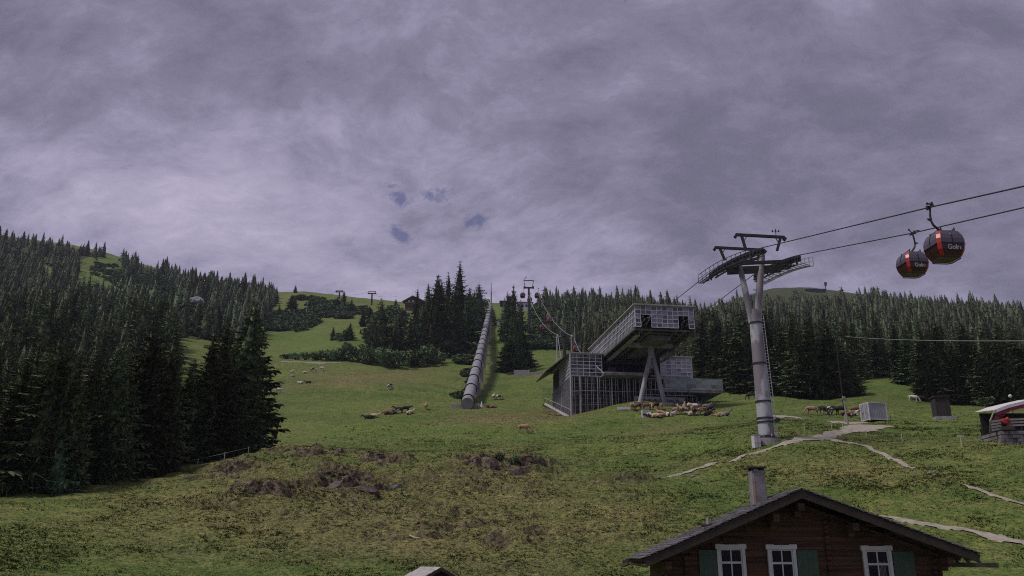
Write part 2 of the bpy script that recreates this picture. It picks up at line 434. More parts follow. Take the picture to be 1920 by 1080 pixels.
forest[vis] = np.maximum(inpoly(PXg[vis], PYg[vis], LEFT) & (R2[vis] > 80), inpoly(PXg[vis], PYg[vis], RIGHT) & (R2[vis] > 150))
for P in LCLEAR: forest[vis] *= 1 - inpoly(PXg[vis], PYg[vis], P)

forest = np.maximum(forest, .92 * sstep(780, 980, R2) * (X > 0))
nA, nR = len(AZ), len(RR)
Vg = np.stack([X, Y, Z], -1).reshape(-1, 3)
I, J = np.meshgrid(np.arange(nA - 1), np.arange(nR - 1), indexing='ij')
q = (I * nR + J).ravel()
Fg = np.stack([q, q + nR, q + nR + 1, q + 1], 1)
# --- ground material
m, nt, nd, lk, b = new_mat('alpine_turf'); GROUND = m
geo = N(nd, 'ShaderNodeNewGeometry'); P_ = geo.outputs['Position']
at = N(nd, 'ShaderNodeAttribute', attribute_name='mask'); sep = N(nd, 'ShaderNodeSeparateColor'); lk.new(at.outputs['Color'], sep.inputs[0])
n_big = noise(nd, lk, P_, 0.045, 5, 0.6); n_mid = noise(nd, lk, P_, 0.55, 7, 0.72); n_sm = noise(nd, lk, P_, 2.9, 3, 0.62); n_xs = noise(nd, lk, P_, 8.0, 3, 0.65)
g1 = ramp(nd, [(0.30, (0.062, 0.108, 0.028)), (0.5, (0.124, 0.166, 0.048)), (0.68, (0.200, 0.205, 0.080))]); lk.new(n_mid.outputs['Fac'], g1.inputs[0])
g2 = ramp(nd, [(0.38, (0.7, 0.82, 0.7)), (0.62, (1.12, 1.06, 1.0))]); lk.new(n_big.outputs['Fac'], g2.inputs[0])
c = mixc(nd, lk, 1.0, g1.outputs[0], g2.outputs[0], 'MULTIPLY')
c = mixc(nd, lk, mathn(nd, lk, 'MULTIPLY', sep.outputs[1], 0.75), c, (0.205, 0.152, 0.092))
c = mixc(nd, lk, mathn(nd, lk, 'MULTIPLY', sep.outputs[2], 0.6), c, (0.125, 0.185, 0.045))
# random dark and pale specks in two sizes, strongest on brown ground
s1 = ramp(nd, [(0.36, (0.08, 0.08, 0.07)), (0.43, (0.85, 0.87, 0.82)), (0.55, (1.15, 1.15, 1.08)), (0.66, (1.9, 1.65, 1.45))]); lk.new(n_sm.outputs['Fac'], s1.inputs[0])
spk = mathn(nd, lk, 'ADD', mathn(nd, lk, 'MULTIPLY', sep.outputs[1], .45), .50, True)
c = mixc(nd, lk, spk, c, s1.outputs[0], 'MULTIPLY')
s2 = ramp(nd, [(0.36, (0.25, 0.25, 0.24)), (0.46, (0.95, 0.97, 0.95)), (0.66, (1.6, 1.45, 1.3))]); lk.new(n_xs.outputs['Fac'], s2.inputs[0])
c = mixc(nd, lk, spk, c, s2.outputs[0], 'MULTIPLY')
rk = ramp(nd, [(0.40, (0.012, 0.010, 0.008)), (0.48, (0.070, 0.052, 0.040)), (0.58, (0.15, 0.115, 0.09)), (0.72, (0.25, 0.215, 0.20))]); lk.new(noise(nd, lk, P_, 1.9, 7, 0.7).outputs['Fac'], rk.inputs[0])  # near-black low stop paints the shadow of crevices into the rock colour
tn = N(nd, 'ShaderNodeSeparateXYZ'); lk.new(geo.outputs['Normal'], tn.inputs[0])
steep = mathn(nd, lk, 'MULTIPLY', mathn(nd, lk, 'SUBTRACT', 0.90, tn.outputs[2]), 7.0, True)
rf = mathn(nd, lk, 'MULTIPLY', sep.outputs[0], mathn(nd, lk, 'ADD', mathn(nd, lk, 'MULTIPLY', steep, 0.85), 0.35), True)
rf = mathn(nd, lk, 'MAXIMUM', rf, mathn(nd, lk, 'MULTIPLY', mathn(nd, lk, 'MULTIPLY', sep.outputs[1], steep), .8))
rf = mathn(nd, lk, 'MULTIPLY', rf, mathn(nd, lk, 'MULTIPLY', mathn(nd, lk, 'SUBTRACT', n_mid.outputs['Fac'], 0.30), 6.0, True))
c = mixc(nd, lk, rf, c, rk.outputs[0])
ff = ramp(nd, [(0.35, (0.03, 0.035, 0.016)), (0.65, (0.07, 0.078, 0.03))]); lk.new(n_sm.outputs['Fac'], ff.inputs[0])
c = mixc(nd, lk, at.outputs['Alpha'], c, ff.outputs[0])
lk.new(c, b.inputs['Base Color']); b.inputs['Roughness'].default_value = 0.95
b.inputs['Specular IOR Level'].default_value = 0.15
hh = mathn(nd, lk, 'ADD', n_sm.outputs['Fac'], mathn(nd, lk, 'MULTIPLY', n_xs.outputs['Fac'], 0.35))
bp = N(nd, 'ShaderNodeBump'); bp.inputs['Strength'].default_value = 1.0; bp.inputs['Distance'].default_value = 0.30
lk.new(hh, bp.inputs['Height']); lk.new(bp.outputs[0], b.inputs['Normal'])
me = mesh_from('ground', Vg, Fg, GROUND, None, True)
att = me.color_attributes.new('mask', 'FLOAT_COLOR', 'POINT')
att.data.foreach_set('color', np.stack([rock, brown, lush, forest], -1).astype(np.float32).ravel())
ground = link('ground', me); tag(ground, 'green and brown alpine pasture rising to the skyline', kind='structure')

# ------------------------------------------------------------------ materials
def foliage(name, c1, c2, c3, scale=0.8, attr=False, vmin=0.45, vmax=1.65):
    m, nt, nd, lk, b = new_mat(name)
    geo = N(nd, 'ShaderNodeNewGeometry')
    n1 = noise(nd, lk, geo.outputs['Position'], scale, 4, 0.6)
    rp = ramp(nd, [(0.34, c1), (0.52, c2), (0.70, c3)]); lk.new(n1.outputs['Fac'], rp.inputs[0])
    if attr: a = N(nd, 'ShaderNodeAttribute', attribute_name='tone').outputs['Fac']
    else: a = N(nd, 'ShaderNodeObjectInfo').outputs['Random']
    hs = N(nd, 'ShaderNodeHueSaturation'); lk.new(rp.outputs[0], hs.inputs['Color'])
    v = mathn(nd, lk, 'MULTIPLY', a, vmax - vmin); v = mathn(nd, lk, 'ADD', v, vmin); lk.new(v, hs.inputs['Value'])
    h_ = mathn(nd, lk, 'MULTIPLY', a, 0.08); h_ = mathn(nd, lk, 'ADD', h_, 0.46); lk.new(h_, hs.inputs['Hue'])
    lk.new(hs.outputs[0], b.inputs['Base Color']); b.inputs['Roughness'].default_value = 0.8
    b.inputs['Specular IOR Level'].default_value = 0.12
    return m
M_SPR = foliage('spruce_needles', (0.036, 0.050, 0.024), (0.092, 0.114, 0.056), (0.195, 0.212, 0.112), 1.7)
M_SPRF = foliage('distant_spruce_needles', (0.042, 0.055, 0.030), (0.095, 0.112, 0.062), (0.150, 0.165, 0.100), 0.45, True, 0.4, 1.8)
M_SHR = foliage('alder_leaves', (0.065, 0.10, 0.045), (0.11, 0.155, 0.072), (0.16, 0.215, 0.105), 0.9)
M_SHRF = foliage('distant_alder_leaves', (0.045, 0.072, 0.032), (0.075, 0.11, 0.05), (0.11, 0.15, 0.065), 0.5, True, 0.6, 1.4)
M_GRS = foliage('grass_blades', (0.085, 0.11, 0.034), (0.135, 0.145, 0.052), (0.19, 0.165, 0.085), 2.2, True, 0.5, 2.0)
M_BARK = simple('spruce_bark', (0.11, 0.09, 0.075), (0.05, 0.04, 0.035), 2.0, 0.9, bump=0.4, stretch=(1, 1, .2))
M_STEEL = simple('galvanised_steel', (0.42, 0.42, 0.45), (0.17, 0.16, 0.175), 0.7, 0.6, 0.1, bump=0.05, stretch=(1, 1, .25))
M_MAST = simple('weathered_mast_zinc', (0.40, 0.40, 0.43), (0.20, 0.18, 0.20), 0.55, 0.6, 0.05, bump=0.08, stretch=(1, 1, .45), detail=9, lo=.46, hi=.53)
M_DSTEEL = simple('dark_greased_steel', (0.045, 0.045, 0.05), (0.02, 0.02, 0.024), 4, 0.55, 0.4)
M_ROPE = simple('steel_rope', (0.07, 0.07, 0.075), (0.04, 0.04, 0.045), 6, 0.5, 0.6)
M_PIPE = simple('penstock_paint', (0.30, 0.30, 0.32), (0.17, 0.165, 0.18), 0.5, 0.6, 0.0, bump=0.1, detail=9)
M_CONC = simple('concrete', (0.34, 0.31, 0.30), (0.22, 0.20, 0.195), 1.5, 0.9, bump=0.2)
M_WHITE = simple('white_paint', (0.62, 0.60, 0.62), (0.50, 0.48, 0.50), 3, 0.55)
M_WOOD = simple('dark_larch_boards', (0.115, 0.054, 0.031), (0.020, 0.011, 0.008), 1.0, 0.85, bump=0.35, stretch=(.35, 1, 7))
M_WOODV = simple('dark_upright_boards', (0.045, 0.034, 0.034), (0.018, 0.014, 0.015), 2.0, 0.85, bump=0.4, stretch=(6, 6, .3))
M_TRIM = simple('aged_timber_trim', (0.085, 0.058, 0.045), (0.04, 0.028, 0.022), 3, 0.8, bump=0.2)
M_SLATE = simple('roof_slates', (0.20, 0.185, 0.20), (0.085, 0.078, 0.085), 5, 0.7, bump=0.5)
M_SHUT = simple('green_shutter_paint', (0.040, 0.085, 0.055), (0.028, 0.062, 0.040), 4, 0.55, bump=0.1)
M_STONE = simple('grey_stone', (0.24, 0.22, 0.225), (0.10, 0.09, 0.095), 1.2, 0.9, bump=0.6)
M_RED = simple('red_lacquer', (0.50, 0.035, 0.030), (0.36, 0.028, 0.026), 5, 0.3)
M_BLACK = simple('black_lacquer', (0.018, 0.016, 0.018), (0.010, 0.009, 0.010), 5, 0.25)
M_BLACK_REFL = simple('black_lacquer_red_reflections', (0.055, 0.012, 0.014), (0.022, 0.008, 0.009), 3, 0.3)  # black lacquer, its red reflections painted in as a dark red tint
M_FLOORP = simple('brown_floor_plate', (0.16, 0.095, 0.06), (0.10, 0.06, 0.04), 8, 0.7)
M_PATH = simple('pale_gravel', (0.38, 0.335, 0.285), (0.22, 0.19, 0.15), 1.7, 0.95, bump=0.5, detail=8)
M_YEL = simple('pale_yellow_plastic', (0.42, 0.42, 0.22), (0.34, 0.34, 0.2), 8, 0.6)
M_SLATM = simple('grey_slat_metal', (0.48, 0.47, 0.50), (0.24, 0.23, 0.24), 1.2, .6, .1)
M_MULL = simple('pale_mullion_metal', (0.66, 0.66, 0.70), (0.50, 0.50, 0.54), 1.5, .5)
M_UNDER = simple('grey_underside_steel', (0.17, 0.165, 0.175), (0.08, 0.075, 0.08), 1.0, .7)
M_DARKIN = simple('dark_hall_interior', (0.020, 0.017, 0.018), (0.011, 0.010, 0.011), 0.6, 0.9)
M_CORR = simple('corrugated_container_steel', (0.36, 0.36, 0.39), (0.28, 0.28, 0.31), 1.2, 0.6)
M_RUST = simple('rust_red_panel', (0.09, 0.026, 0.022), (0.045, 0.016, 0.014), 0.8, 0.8)
M_CLOTH = simple('white_canvas', (0.66, 0.63, 0.64), (0.54, 0.5, 0.52), 2, 0.8)
M_RCLOTH = simple('crimson_canvas', (0.30, 0.03, 0.07), (0.2, 0.02, 0.05), 2, 0.8)

def glassm(name, c, c2, rough=0.12, cell=(1.15, 1.15, 0.85), spec=0.6):
    """big glass panes: each pane a slightly different tone and a faint warp"""
    m, nt, nd, lk, b = new_mat(name)
    tc = N(nd, 'ShaderNodeTexCoord')
    sn = N(nd, 'ShaderNodeVectorMath', operation='SNAP'); lk.new(tc.outputs['Object'], sn.inputs[0]); sn.inputs[1].default_value = cell
    wn = N(nd, 'ShaderNodeTexWhiteNoise'); lk.new(sn.outputs[0], wn.inputs['Vector'])
    wr_ = ramp(nd, [(0.0, tuple(x * .6 for x in c)), (0.25, c), (0.5, tuple(x * .8 for x in c2)), (1.0, tuple(min(x * 1.15, .8) for x in c2))]); lk.new(wn.outputs['Value'], wr_.inputs[0]); col = wr_.outputs[0]
    lk.new(col, b.inputs['Base Color']); b.inputs['Roughness'].default_value = rough
    b.inputs['Specular IOR Level'].default_value = spec; b.inputs['IOR'].default_value = 1.6
    n2 = noise(nd, lk, tc.outputs['Object'], 0.7, 2); bp = N(nd, 'ShaderNodeBump'); bp.inputs['Strength'].default_value = 0.15
    lk.new(n2.outputs['Fac'], bp.inputs['Height']); lk.new(bp.outputs[0], b.inputs['Normal'])
    return m
M_GLASSL = glassm('bright_hall_glass', (0.07, 0.07, 0.10), (0.24, 0.235, 0.30), cell=(1.0909, 50, .85))
M_GLASSW = glassm('milky_hall_glass', (0.14, 0.15, 0.16), (0.36, 0.35, 0.37))
M_GLASSD = glassm('dark_hall_glass', (0.03, 0.032, 0.042), (0.14, 0.14, 0.18), cell=(1.4, 1.103, .83))
M_GLASSG = glassm('green_balustrade_glass', (0.10, 0.15, 0.11), (0.19, 0.25, 0.21))
M_PANE = glassm('window_pane', (0.006, 0.006, 0.008), (0.010, 0.010, 0.012), 0.05, spec=0.12)
m, nt, nd, lk, b = new_mat('tinted_cabin_glass'); M_CABG = m
b.inputs['Base Color'].default_value = (0.085, 0.075, 0.10, 1); b.inputs['Roughness'].default_value = 0.12

# ------------------------------------------------------------------ ribbons on the ground (paths)
PATHPTS = []
def ribbon(name, label, pix, width, mat, lift=0.075, jit=0.25):
    P = [G(px, py) for px, py in pix]
    W_ = width if hasattr(width, '__len__') else [width] * len(P)
    pp, ww = [], []
    for i in range(len(P) - 1):
        L = (P[i+1] - P[i]).length; k = max(2, int(L / 0.3))
        for t in range(k):
            f = t / k; pp.append(P[i].lerp(P[i+1], f)); ww.append(W_[i] * (1 - f) + W_[i+1] * f)
    pp.append(P[-1]); ww.append(W_[-1])
    for _ in range(10):
        pp = [pp[0]] + [(pp[i-1] + pp[i] * 2 + pp[i+1]) / 4 for i in range(1, len(pp) - 1)] + [pp[-1]]
    nc = max(7, int(max(W_) / 0.16)); v = []; f = []
    PATHPTS.extend((p.x, p.y, (w__ * .5) ** 2) for p, w__ in list(zip(pp, ww))[::2])
    for i, p in enumerate(pp):
        d = pp[min(i+1, len(pp)-1)] - pp[max(i-1, 0)]; s_ = Vector((d.y, -d.x, 0)).normalized()
        fa = 1 + jit * (float(vn(np.array(i * .37), np.array(width if not hasattr(width, '__len__') else 3.1))) - .5) * 2
        sh = (float(vn(np.array(i * .21), np.array(7.7))) - .5) * ww[i] * .6 * jit * 2
        for k in range(nc):
            o_ = (k / (nc - 1) - .5) * ww[i] * fa + sh; x, y = p.x + s_.x * o_, p.y + s_.y * o_
            edge = 1 - abs(k / (nc - 1) - .5) * 2
            rag = float(vn(np.array(x * 2.3), np.array(y * 2.3), 1)) * .6 + float(vn(np.array(x * .7), np.array(y * .7), 2)) * .4
            v.append((x, y, float(H(x, y)) + (lift if edge > .05 + .6 * (rag - .62) else -0.05)))
    for i in range(len(pp) - 1):
        for k in range(nc - 1): f.append((i*nc+k, i*nc+k+1, (i+1)*nc+k+1, (i+1)*nc+k))
    o = link(name, mesh_from(name, v, f, mat, None, True)); return tag(o, label, kind='structure')
ribbon('footpath', 'trodden gravel path climbing the meadow to the lift tower', [(1252,896),(1320,876),(1400,853),(1470,834),(1540,821)], [0.45,0.5,.55,.7,1.7], M_PATH)
ribbon('gravel_track', 'gravel track widening in front of the container', [(1535,824),(1575,812),(1612,806),(1632,798)], [1.8,1.8,3.6,4.6], M_PATH)
ribbon('gravel_track', 'short gravel spur left of the container', [(1615,795),(1570,792),(1555,790)], [2.2,1.2,.7], M_PATH, 0.06)
ribbon('footpath', 'narrow worn trail running down to the right below the track', [(1560,824),(1625,836),(1680,862),(1715,880)], [.9,.5,.5,.35], M_PATH)
ribbon('footpath', 'worn trail crossing the pasture at the right edge', [(1808,910),(1850,924),(1920,946),(2000,972)], [.25,.42,.45,.5], M_PATH)
ribbon('footpath', 'pale path behind the chalet roof', [(1640,968),(1740,985),(1830,998),(1920,1018),(2020,1040)], [.55,.6,.75,.9,1], M_PATH)
ribbon('gravel_track', 'gravel strip behind the lift tower foot', [(1448,780),(1480,782),(1508,786)], [3.0,2.6,1.4], M_PATH)
ribbon('gravel_track', 'pale gravel strip under the shrub row on the hill', [(500,677),(560,679),(600,681),(640,680)], [1.6,3.2,4.2,2.0], simple('hill_gravel', (0.24,0.23,0.17), (0.18,0.18,0.12), .8, .95))

# ------------------------------------------------------------------ grass tufts of the near pasture
def tufts(nT, rmin, rmax, s0, s1, seed, blades=5):
    rg = np.random.default_rng(seed)
    az = rg.uniform(R(-33), R(33), nT); r = np.exp(rg.uniform(math.log(rmin), math.log(rmax), nT))
    x, y = r * np.sin(az), r * np.cos(az); keep = (np.min([(x - q[0]) ** 2 + (y - q[1]) ** 2 - q[2] for q in PATHPTS], 0) > 0) & (vn(x * .9, y * .9, 1) * .6 + vn(x * .23, y * .23, 2) * .6 > rg.uniform(0.15, .85, nT))
    x, y, r = x[keep], y[keep], r[keep]; k = len(x); z = H(x, y)
    sz = rg.uniform(s0, s1, k) * (0.6 + 0.9 * vn(x * .35, y * .35, 3)) * (0.8 + r / 150)
    tone = np.clip(rg.normal(.45, .22, k) + (vn(x * .15, y * .15, 4) - .5) * .5, 0, 1)
    th = rg.uniform(0, 2 * np.pi, (k, blades)); ln = rg.uniform(.35, 1.0, (k, blades)) * sz[:, None]; lean = rg.uniform(.6, 1.5, (k, blades))
    wd = sz[:, None] * rg.uniform(.18, .34, (k, blades))
    bx = x[:, None] + np.cos(th) * sz[:, None] * .25; by = y[:, None] + np.sin(th) * sz[:, None] * .25; bz = z[:, None] - .03 + 0 * th
    ox, oy = -np.sin(th) * wd / 2, np.cos(th) * wd / 2
    tip = np.stack([bx + np.cos(th) * ln * lean * .8, by + np.sin(th) * ln * lean * .8, bz + ln * .5], -1)
    V = np.stack([np.stack([bx - ox, by - oy, bz], -1), np.stack([bx + ox, by + oy, bz], -1), tip], 2).reshape(-1, 3)
    Fm = np.arange(len(V)).reshape(-1, 3)
    return V, Fm, np.repeat(tone, blades * 3)
def merged(name, parts, mat, label, cat=None):
    V = np.concatenate([p[0] for p in parts]); off = np.cumsum([0] + [len(p[0]) for p in parts[:-1]])
    Fm = np.concatenate([p[1] + o for p, o in zip(parts, off)]); T = np.concatenate([p[2] for p in parts])
    me = mesh_from(name, V, Fm, mat)
    a = me.attributes.new('tone', 'FLOAT', 'POINT'); a.data.foreach_set('value', T.astype(np.float32))
    return tag(link(name, me), label, cat, None, 'stuff')
merged('grass', [tufts(230000, 43, 125, .07, .19, 1), tufts(90000, 95, 330, .06, .15, 2, 3), tufts(5000, 44, 150, .16, .30, 9, 7)], M_GRS, 'rough tufted grass covering the near pasture', 'grass')

# ------------------------------------------------------------------ spruces
def spruce(seed, Ht=1.0, Rad=0.17, levels=30, nb=8, seg=4, side=True, gap=0.06, inner=True):
    """unit-height spruce crown: whorls of drooping boughs, each a ragged strip with side sprays. returns V, F(triangles)"""
    rg = random.Random(seed); V = []; T = []
    def tri(a, b_, c_): k = len(V); V.extend((a, b_, c_)); T.append((k, k+1, k+2))
    lean = (rg.uniform(-.012, .012), rg.uniform(-.012, .012))
    ph = [rg.uniform(0, 6.28) for _ in range(3)]
    for L in range(levels):
        t = (L + rg.uniform(-.3, .3)) / levels; t = min(max(t, 0), .985)
        z = gap + (1 - gap) * t
        prof = (1 - t) ** 0.74 * (1 - 0.25 * max(0, .12 - t) / .12)
        nbr = max(3, int(nb * (0.55 + 0.6 * (1 - t))))
        a0 = rg.uniform(0, 6.28)
        for k in range(nbr):
            th = a0 + 6.283 * k / nbr + rg.uniform(-.3, .3)
            ln = 1.42 * Rad * prof * rg.uniform(.62, 1.12) * (1 + .16 * math.sin(2 * th + ph[0]) + .1 * math.sin(9 * z + th + ph[1])) + .006
            dx, dy = math.cos(th), math.sin(th); px_, py_ = -dy, dx
            droop = rg.uniform(.25, .6) * (1 - .7 * t); wd = ln * rg.uniform(.22, .34) + .004
            z0 = z + rg.uniform(-.4, .4) / levels * .8
            def P(s, off=0, dz=0):
                return (dx * ln * s + px_ * off + lean[0] * z, dy * ln * s + py_ * off + lean[1] * z, z0 - droop * ln * (s - .35 * s * s * s) + (0.18 * ln * t * s) + dz)
            if seg <= 1:
                tri(P(.05, -wd * .6, .004), P(.05, wd * .6, .004), P(1)); tri(P(.25, 0, 0), P(.75, wd * .5, -wd * .5), P(.75, -wd * .5, -wd * .7)); continue
            tri(P(.0, -wd * .35, .006), P(.0, wd * .35, .006), P(.6))
            for i in range(seg):
                s = .22 + .78 * (i + rg.uniform(0, .5)) / seg; w_ = wd * (1.25 - s) * rg.uniform(.8, 1.4)
                for sg in (-1, 1):
                    tri(P(s - .16), P(s + .12, sg * w_ * .15), P(min(s + .20, 1.05), sg * w_ * 1.25, -w_ * rg.uniform(.15, .7)))
                if side: tri(P(s - .1, -w_ * .35), P(s + .08, w_ * .35), P(s + .04, rg.uniform(-.3, .3) * w_, -w_ * rg.uniform(.7, 1.5)))
            tri(P(.8, -wd * .16), P(.8, wd * .16), P(1.12, 0, wd * .1))
    if inner:
        k0 = len(V); m_ = 7; rows = 7
        for i in range(rows):
            t = i / rows; z = gap * .8 + (1 - gap) * t * .97
            for k in range(m_):
                a = 6.283 * k / m_ + i * .5; rr = Rad * .66 * (1 - t) ** .85 * rg.uniform(.75, 1.15); V.append((rr * math.cos(a), rr * math.sin(a), z + rg.uniform(-.02, .02)))
        V.append((0, 0, .97))
        for i in range(rows - 1):
            for k in range(m_):
                a, b_, c_, d_ = k0 + i*m_ + k, k0 + i*m_ + (k+1) % m_, k0 + (i+1)*m_ + (k+1) % m_, k0 + (i+1)*m_ + k
                T.append((a, b_, c_)); T.append((a, c_, d_))
        for k in range(m_): T.append((k0 + (rows-1)*m_ + k, k0 + (rows-1)*m_ + (k+1) % m_, len(V) - 1))
    # leader
    tri((-.004, 0, .955), (.004, 0, .955), (lean[0], lean[1], 1.0)); tri((0, -.004, .955), (0, .004, .955), (lean[0], lean[1], 1.0))
    return np.array(V, np.float32), np.array(T, np.int32)
def trunk_mesh(name, rad=.011, top=.9):
    b_ = MB(); b_.tube([(0, 0, -.02), (0, 0, .02), (.002, 0, .4), (0, .002, .7), (0, 0, top)], [rad * 1.3, rad, rad * .72, rad * .4, rad * .12], 7)
    me = mesh_from(name, b_.v, b_.f, M_BARK, None, True); return me
TRUNK = trunk_mesh('trunk')
HI = [mesh_from('spruce_crown', *spruce(100 + i, Rad=rd, levels=27, nb=10, seg=5, gap=gp), M_SPR) for i, (rd, gp) in enumerate(((.20, .05), (.18, .07), (.165, .06), (.215, .04), (.15, .09)))]
MI = [mesh_from('spruce_crown', *spruce(200 + i, Rad=rd, levels=27, nb=8, seg=3, side=i % 2 == 0, gap=.05), M_SPR) for i, rd in enumerate((.19, .165, .145, .21, .175, .13))]
SNAG = mesh_from('bare_crown', *spruce(900, Rad=.09, levels=14, nb=4, seg=2, side=False, gap=.3, inner=False), M_SPR)
LO = [spruce(300 + i, Rad=rd, levels=17, nb=7, seg=2, side=False, gap=.04) for i, rd in enumerate((.23, .19, .17, .25, .21))]
XLO = [spruce(400 + i, Rad=rd, levels=11, nb=5, seg=1, side=False, gap=.03, inner=True) for i, rd in enumerate((.26, .22, .19, .28))]
def put_tree(p, h, meshes, label, group, rad=1.0, name='spruce_tree'):
    e = empty(name, p, random.uniform(0, 6.28), label, 'tree', group); e.scale = (h * rad, h * rad, h)
    e.rotation_euler = (random.gauss(0, .012), random.gauss(0, .012), random.uniform(0, 6.28))
    link('crown', random.choice(meshes), e); link('trunk', TRUNK, e); return e
def tree_px(px, py, top, meshes, label, group=None, rad=1.0, r=None, name='spruce_tree'):
    p = G(px, py) if r is None else ground_at(px, r)
    h = at_r(px, top, math.hypot(p.x, p.y)).z - p.z
    return put_tree(p, max(h, 1.5), meshes, label, group, rad, name)
taken = []
def T_(px, py, top, lab, rad=1.0, meshes=None, group=None, r=None):
    o = tree_px(px, py, top, meshes or HI, lab, group, rad, r); taken.append((o.location.x, o.location.y)); return o
GN = 'tall spruces at the lower left of the pasture'
for a in ((446,846,560,'tallest pointed spruce of the cluster beside the open meadow',1.0,None),
          (452,842,590,'spruce forming the right edge of the cluster, boughs reaching over the meadow',.98,None),
          (408,855,600,'broad spruce left of the tallest one in the cluster',1.0,None),
          (372,862,612,'slender spruce at the left side of the meadow cluster',.95,None),
          (345,868,668,'lower spruce at the left foot of the meadow cluster',1.1,None),
          (392,858,640,'full spruce filling the middle of the meadow cluster',1.15,None),(425,850,640,'lower full spruce in front of the tallest one',1.15,None),(358,866,700,'low broad spruce at the front of the meadow cluster',1.2,None),
          (296,884,607,'tall full spruce left of the gap to the meadow',.85,None),
          (272,890,612,'tall spruce with a bare trunk section left of the gap',.9,None),
          (240,893,606,'tall spruce third from the gap',.95,None),
          (218,897,680,'shorter spruce filling the row left of the gap',1.1,None),
          (196,900,636,'tall dense spruce above the pasture corner',.95,None),
          (172,903,690,'shorter spruce tucked between two tall ones at the pasture corner',1.1,None),
          (150,905,640,'straight spruce behind the small blue green spruce',.95,None),
          (118,910,700,'lower dark spruce behind the small blue green spruce',1.1,None),
          (96,912,636,'tall spruce near the lower left corner of the wood',1.0,None),
          (70,915,622,'tallest spruce near the left edge of the picture',1.0,None),
          (44,918,690,'lower dense spruce near the left edge',1.1,None),
          (26,920,652,'spruce second from the left edge of the picture',1.0,None),
          (2,922,668,'spruce cut by the left edge of the picture',1.0,None)):
    T_(a[0], a[1], a[2], a[3], a[4] * (1.22 if a[0] > 335 else 1.0), a[5], GN)
M_YNG = foliage('young_spruce_needles', (0.05, 0.08, 0.048), (0.08, 0.12, 0.07), (0.12, 0.17, 0.10), 2)
YNG = [mesh_from('spruce_crown', *spruce(950, Rad=.30, levels=16, nb=8, seg=4, gap=.05), M_YNG)]
T_(100, 924, 815, 'small blue green young spruce in front of the dark wood', 1.15, YNG, GN)
T_(-60, 925, 640, 'spruce just outside the left edge', 1.0, None, GN)
GC = 'spruces of the wood beside the penstock'
for a in ((858,645,489,'tall ragged spruce topping the wood beside the penstock',1.1),(838,655,508,'tall spruce just left of the highest one by the penstock',1.0),(820,640,512,'pointed spruce at the wood crest left of the highest',1.05),
          (880,620,538,'spruce right of the highest one near the penstock',1.0),(898,612,530,'outermost right spruce of the wood near the penstock',1.0),(845,668,545,'full front spruce below the highest one',1.2),(815,662,552,'front spruce in the middle of the wood',1.15),
          (870,650,560,'front right spruce of the wood above the shrubs',1.15),(790,655,570,'front spruce left of the middle of the wood',1.2),(780,612,538,'lone pointed spruce by the chalet on the crest',.9),
          (745,655,585,'mid height spruce above the shrub belt',1.1),(768,680,590,'lower front spruce above the shrub belt',1.15),(714,668,556,'slim pointed spruce at the left side of the wood',.95),(700,680,600,'front left spruce of the wood over the shrubs',1.1),
          (655,638,604,'small dark spruce at the left foot of the hill wood',1.4),(680,612,578,'dark spruce at the upper left of the hill wood',1.2),(692,606,572,'spruce beside the upper left end of the hill wood',1.2),(735,684,610,'dark lower spruce behind the round shrubs',1.2),
          (828,600,524,'back spruce at the crest of the wood',1.0),(802,606,530,'thin back spruce on the crest right of the chalet',1.0),(752,620,575,'small back spruce on the slope of the wood',1.1),(888,600,545,'back spruce by the top end of the penstock',1.1),(624,638,612,'smallest dark conifer left of the hill wood',1.5)):
    T_(a[0], a[1], a[2], a[3], a[4] * 1.25, MI, GC)
GM = 'spruces between the penstock and the cableway'
for a in ((965,698,588,'broad full spruce above the concrete wall',1.25,HI),(948,698,640,'low spruce leaning on the left of the broad one',1.3,HI),(985,690,625,'spruce at the right side of the broad one',1.3,HI),
          (963,650,533,'pointed spruce behind the broad one beside the penstock',1.1,MI),(945,640,556,'spruce right of the penstock upper end',1.0,MI),(975,640,560,'slim spruce under the distant lift tower',1.0,MI),(952,612,545,'back spruce below the hilltop station',1.0,MI)):
    T_(a[0], a[1], a[2], a[3], a[4], a[5], GM)
GH = 'lone conifers on the open hill'
for a in ((545,583,552,'squat dark conifer on the open hill slope',1.7),(552,582,556,'small dark conifer touching the squat one on the hill',1.5),(554,549,534,'single small conifer on the hill skyline',1.6),(644,566,545,'conifer on the skyline between the two distant pylons',1.4),
          (658,588,558,'dark conifer below the second distant pylon',1.5),(632,575,555,'small round conifer on the hill under the first pylon',1.6),(510,552,530,'conifer at the right end of the forest skyline',1.2),(498,552,537,'short conifer on the forest skyline end',1.4),
          (522,600,568,'dark conifer on the shrub slope below the skyline',1.4),(482,625,580,'dark spruce at the meadow edge of the far wood',1.3),(742,572,560,'bushy conifer at the crest left of the chalet',1.6)):
    T_(a[0], a[1], a[2], a[3], a[4], MI, GH)
GR = 'spruces standing at the front edge of the right forest'
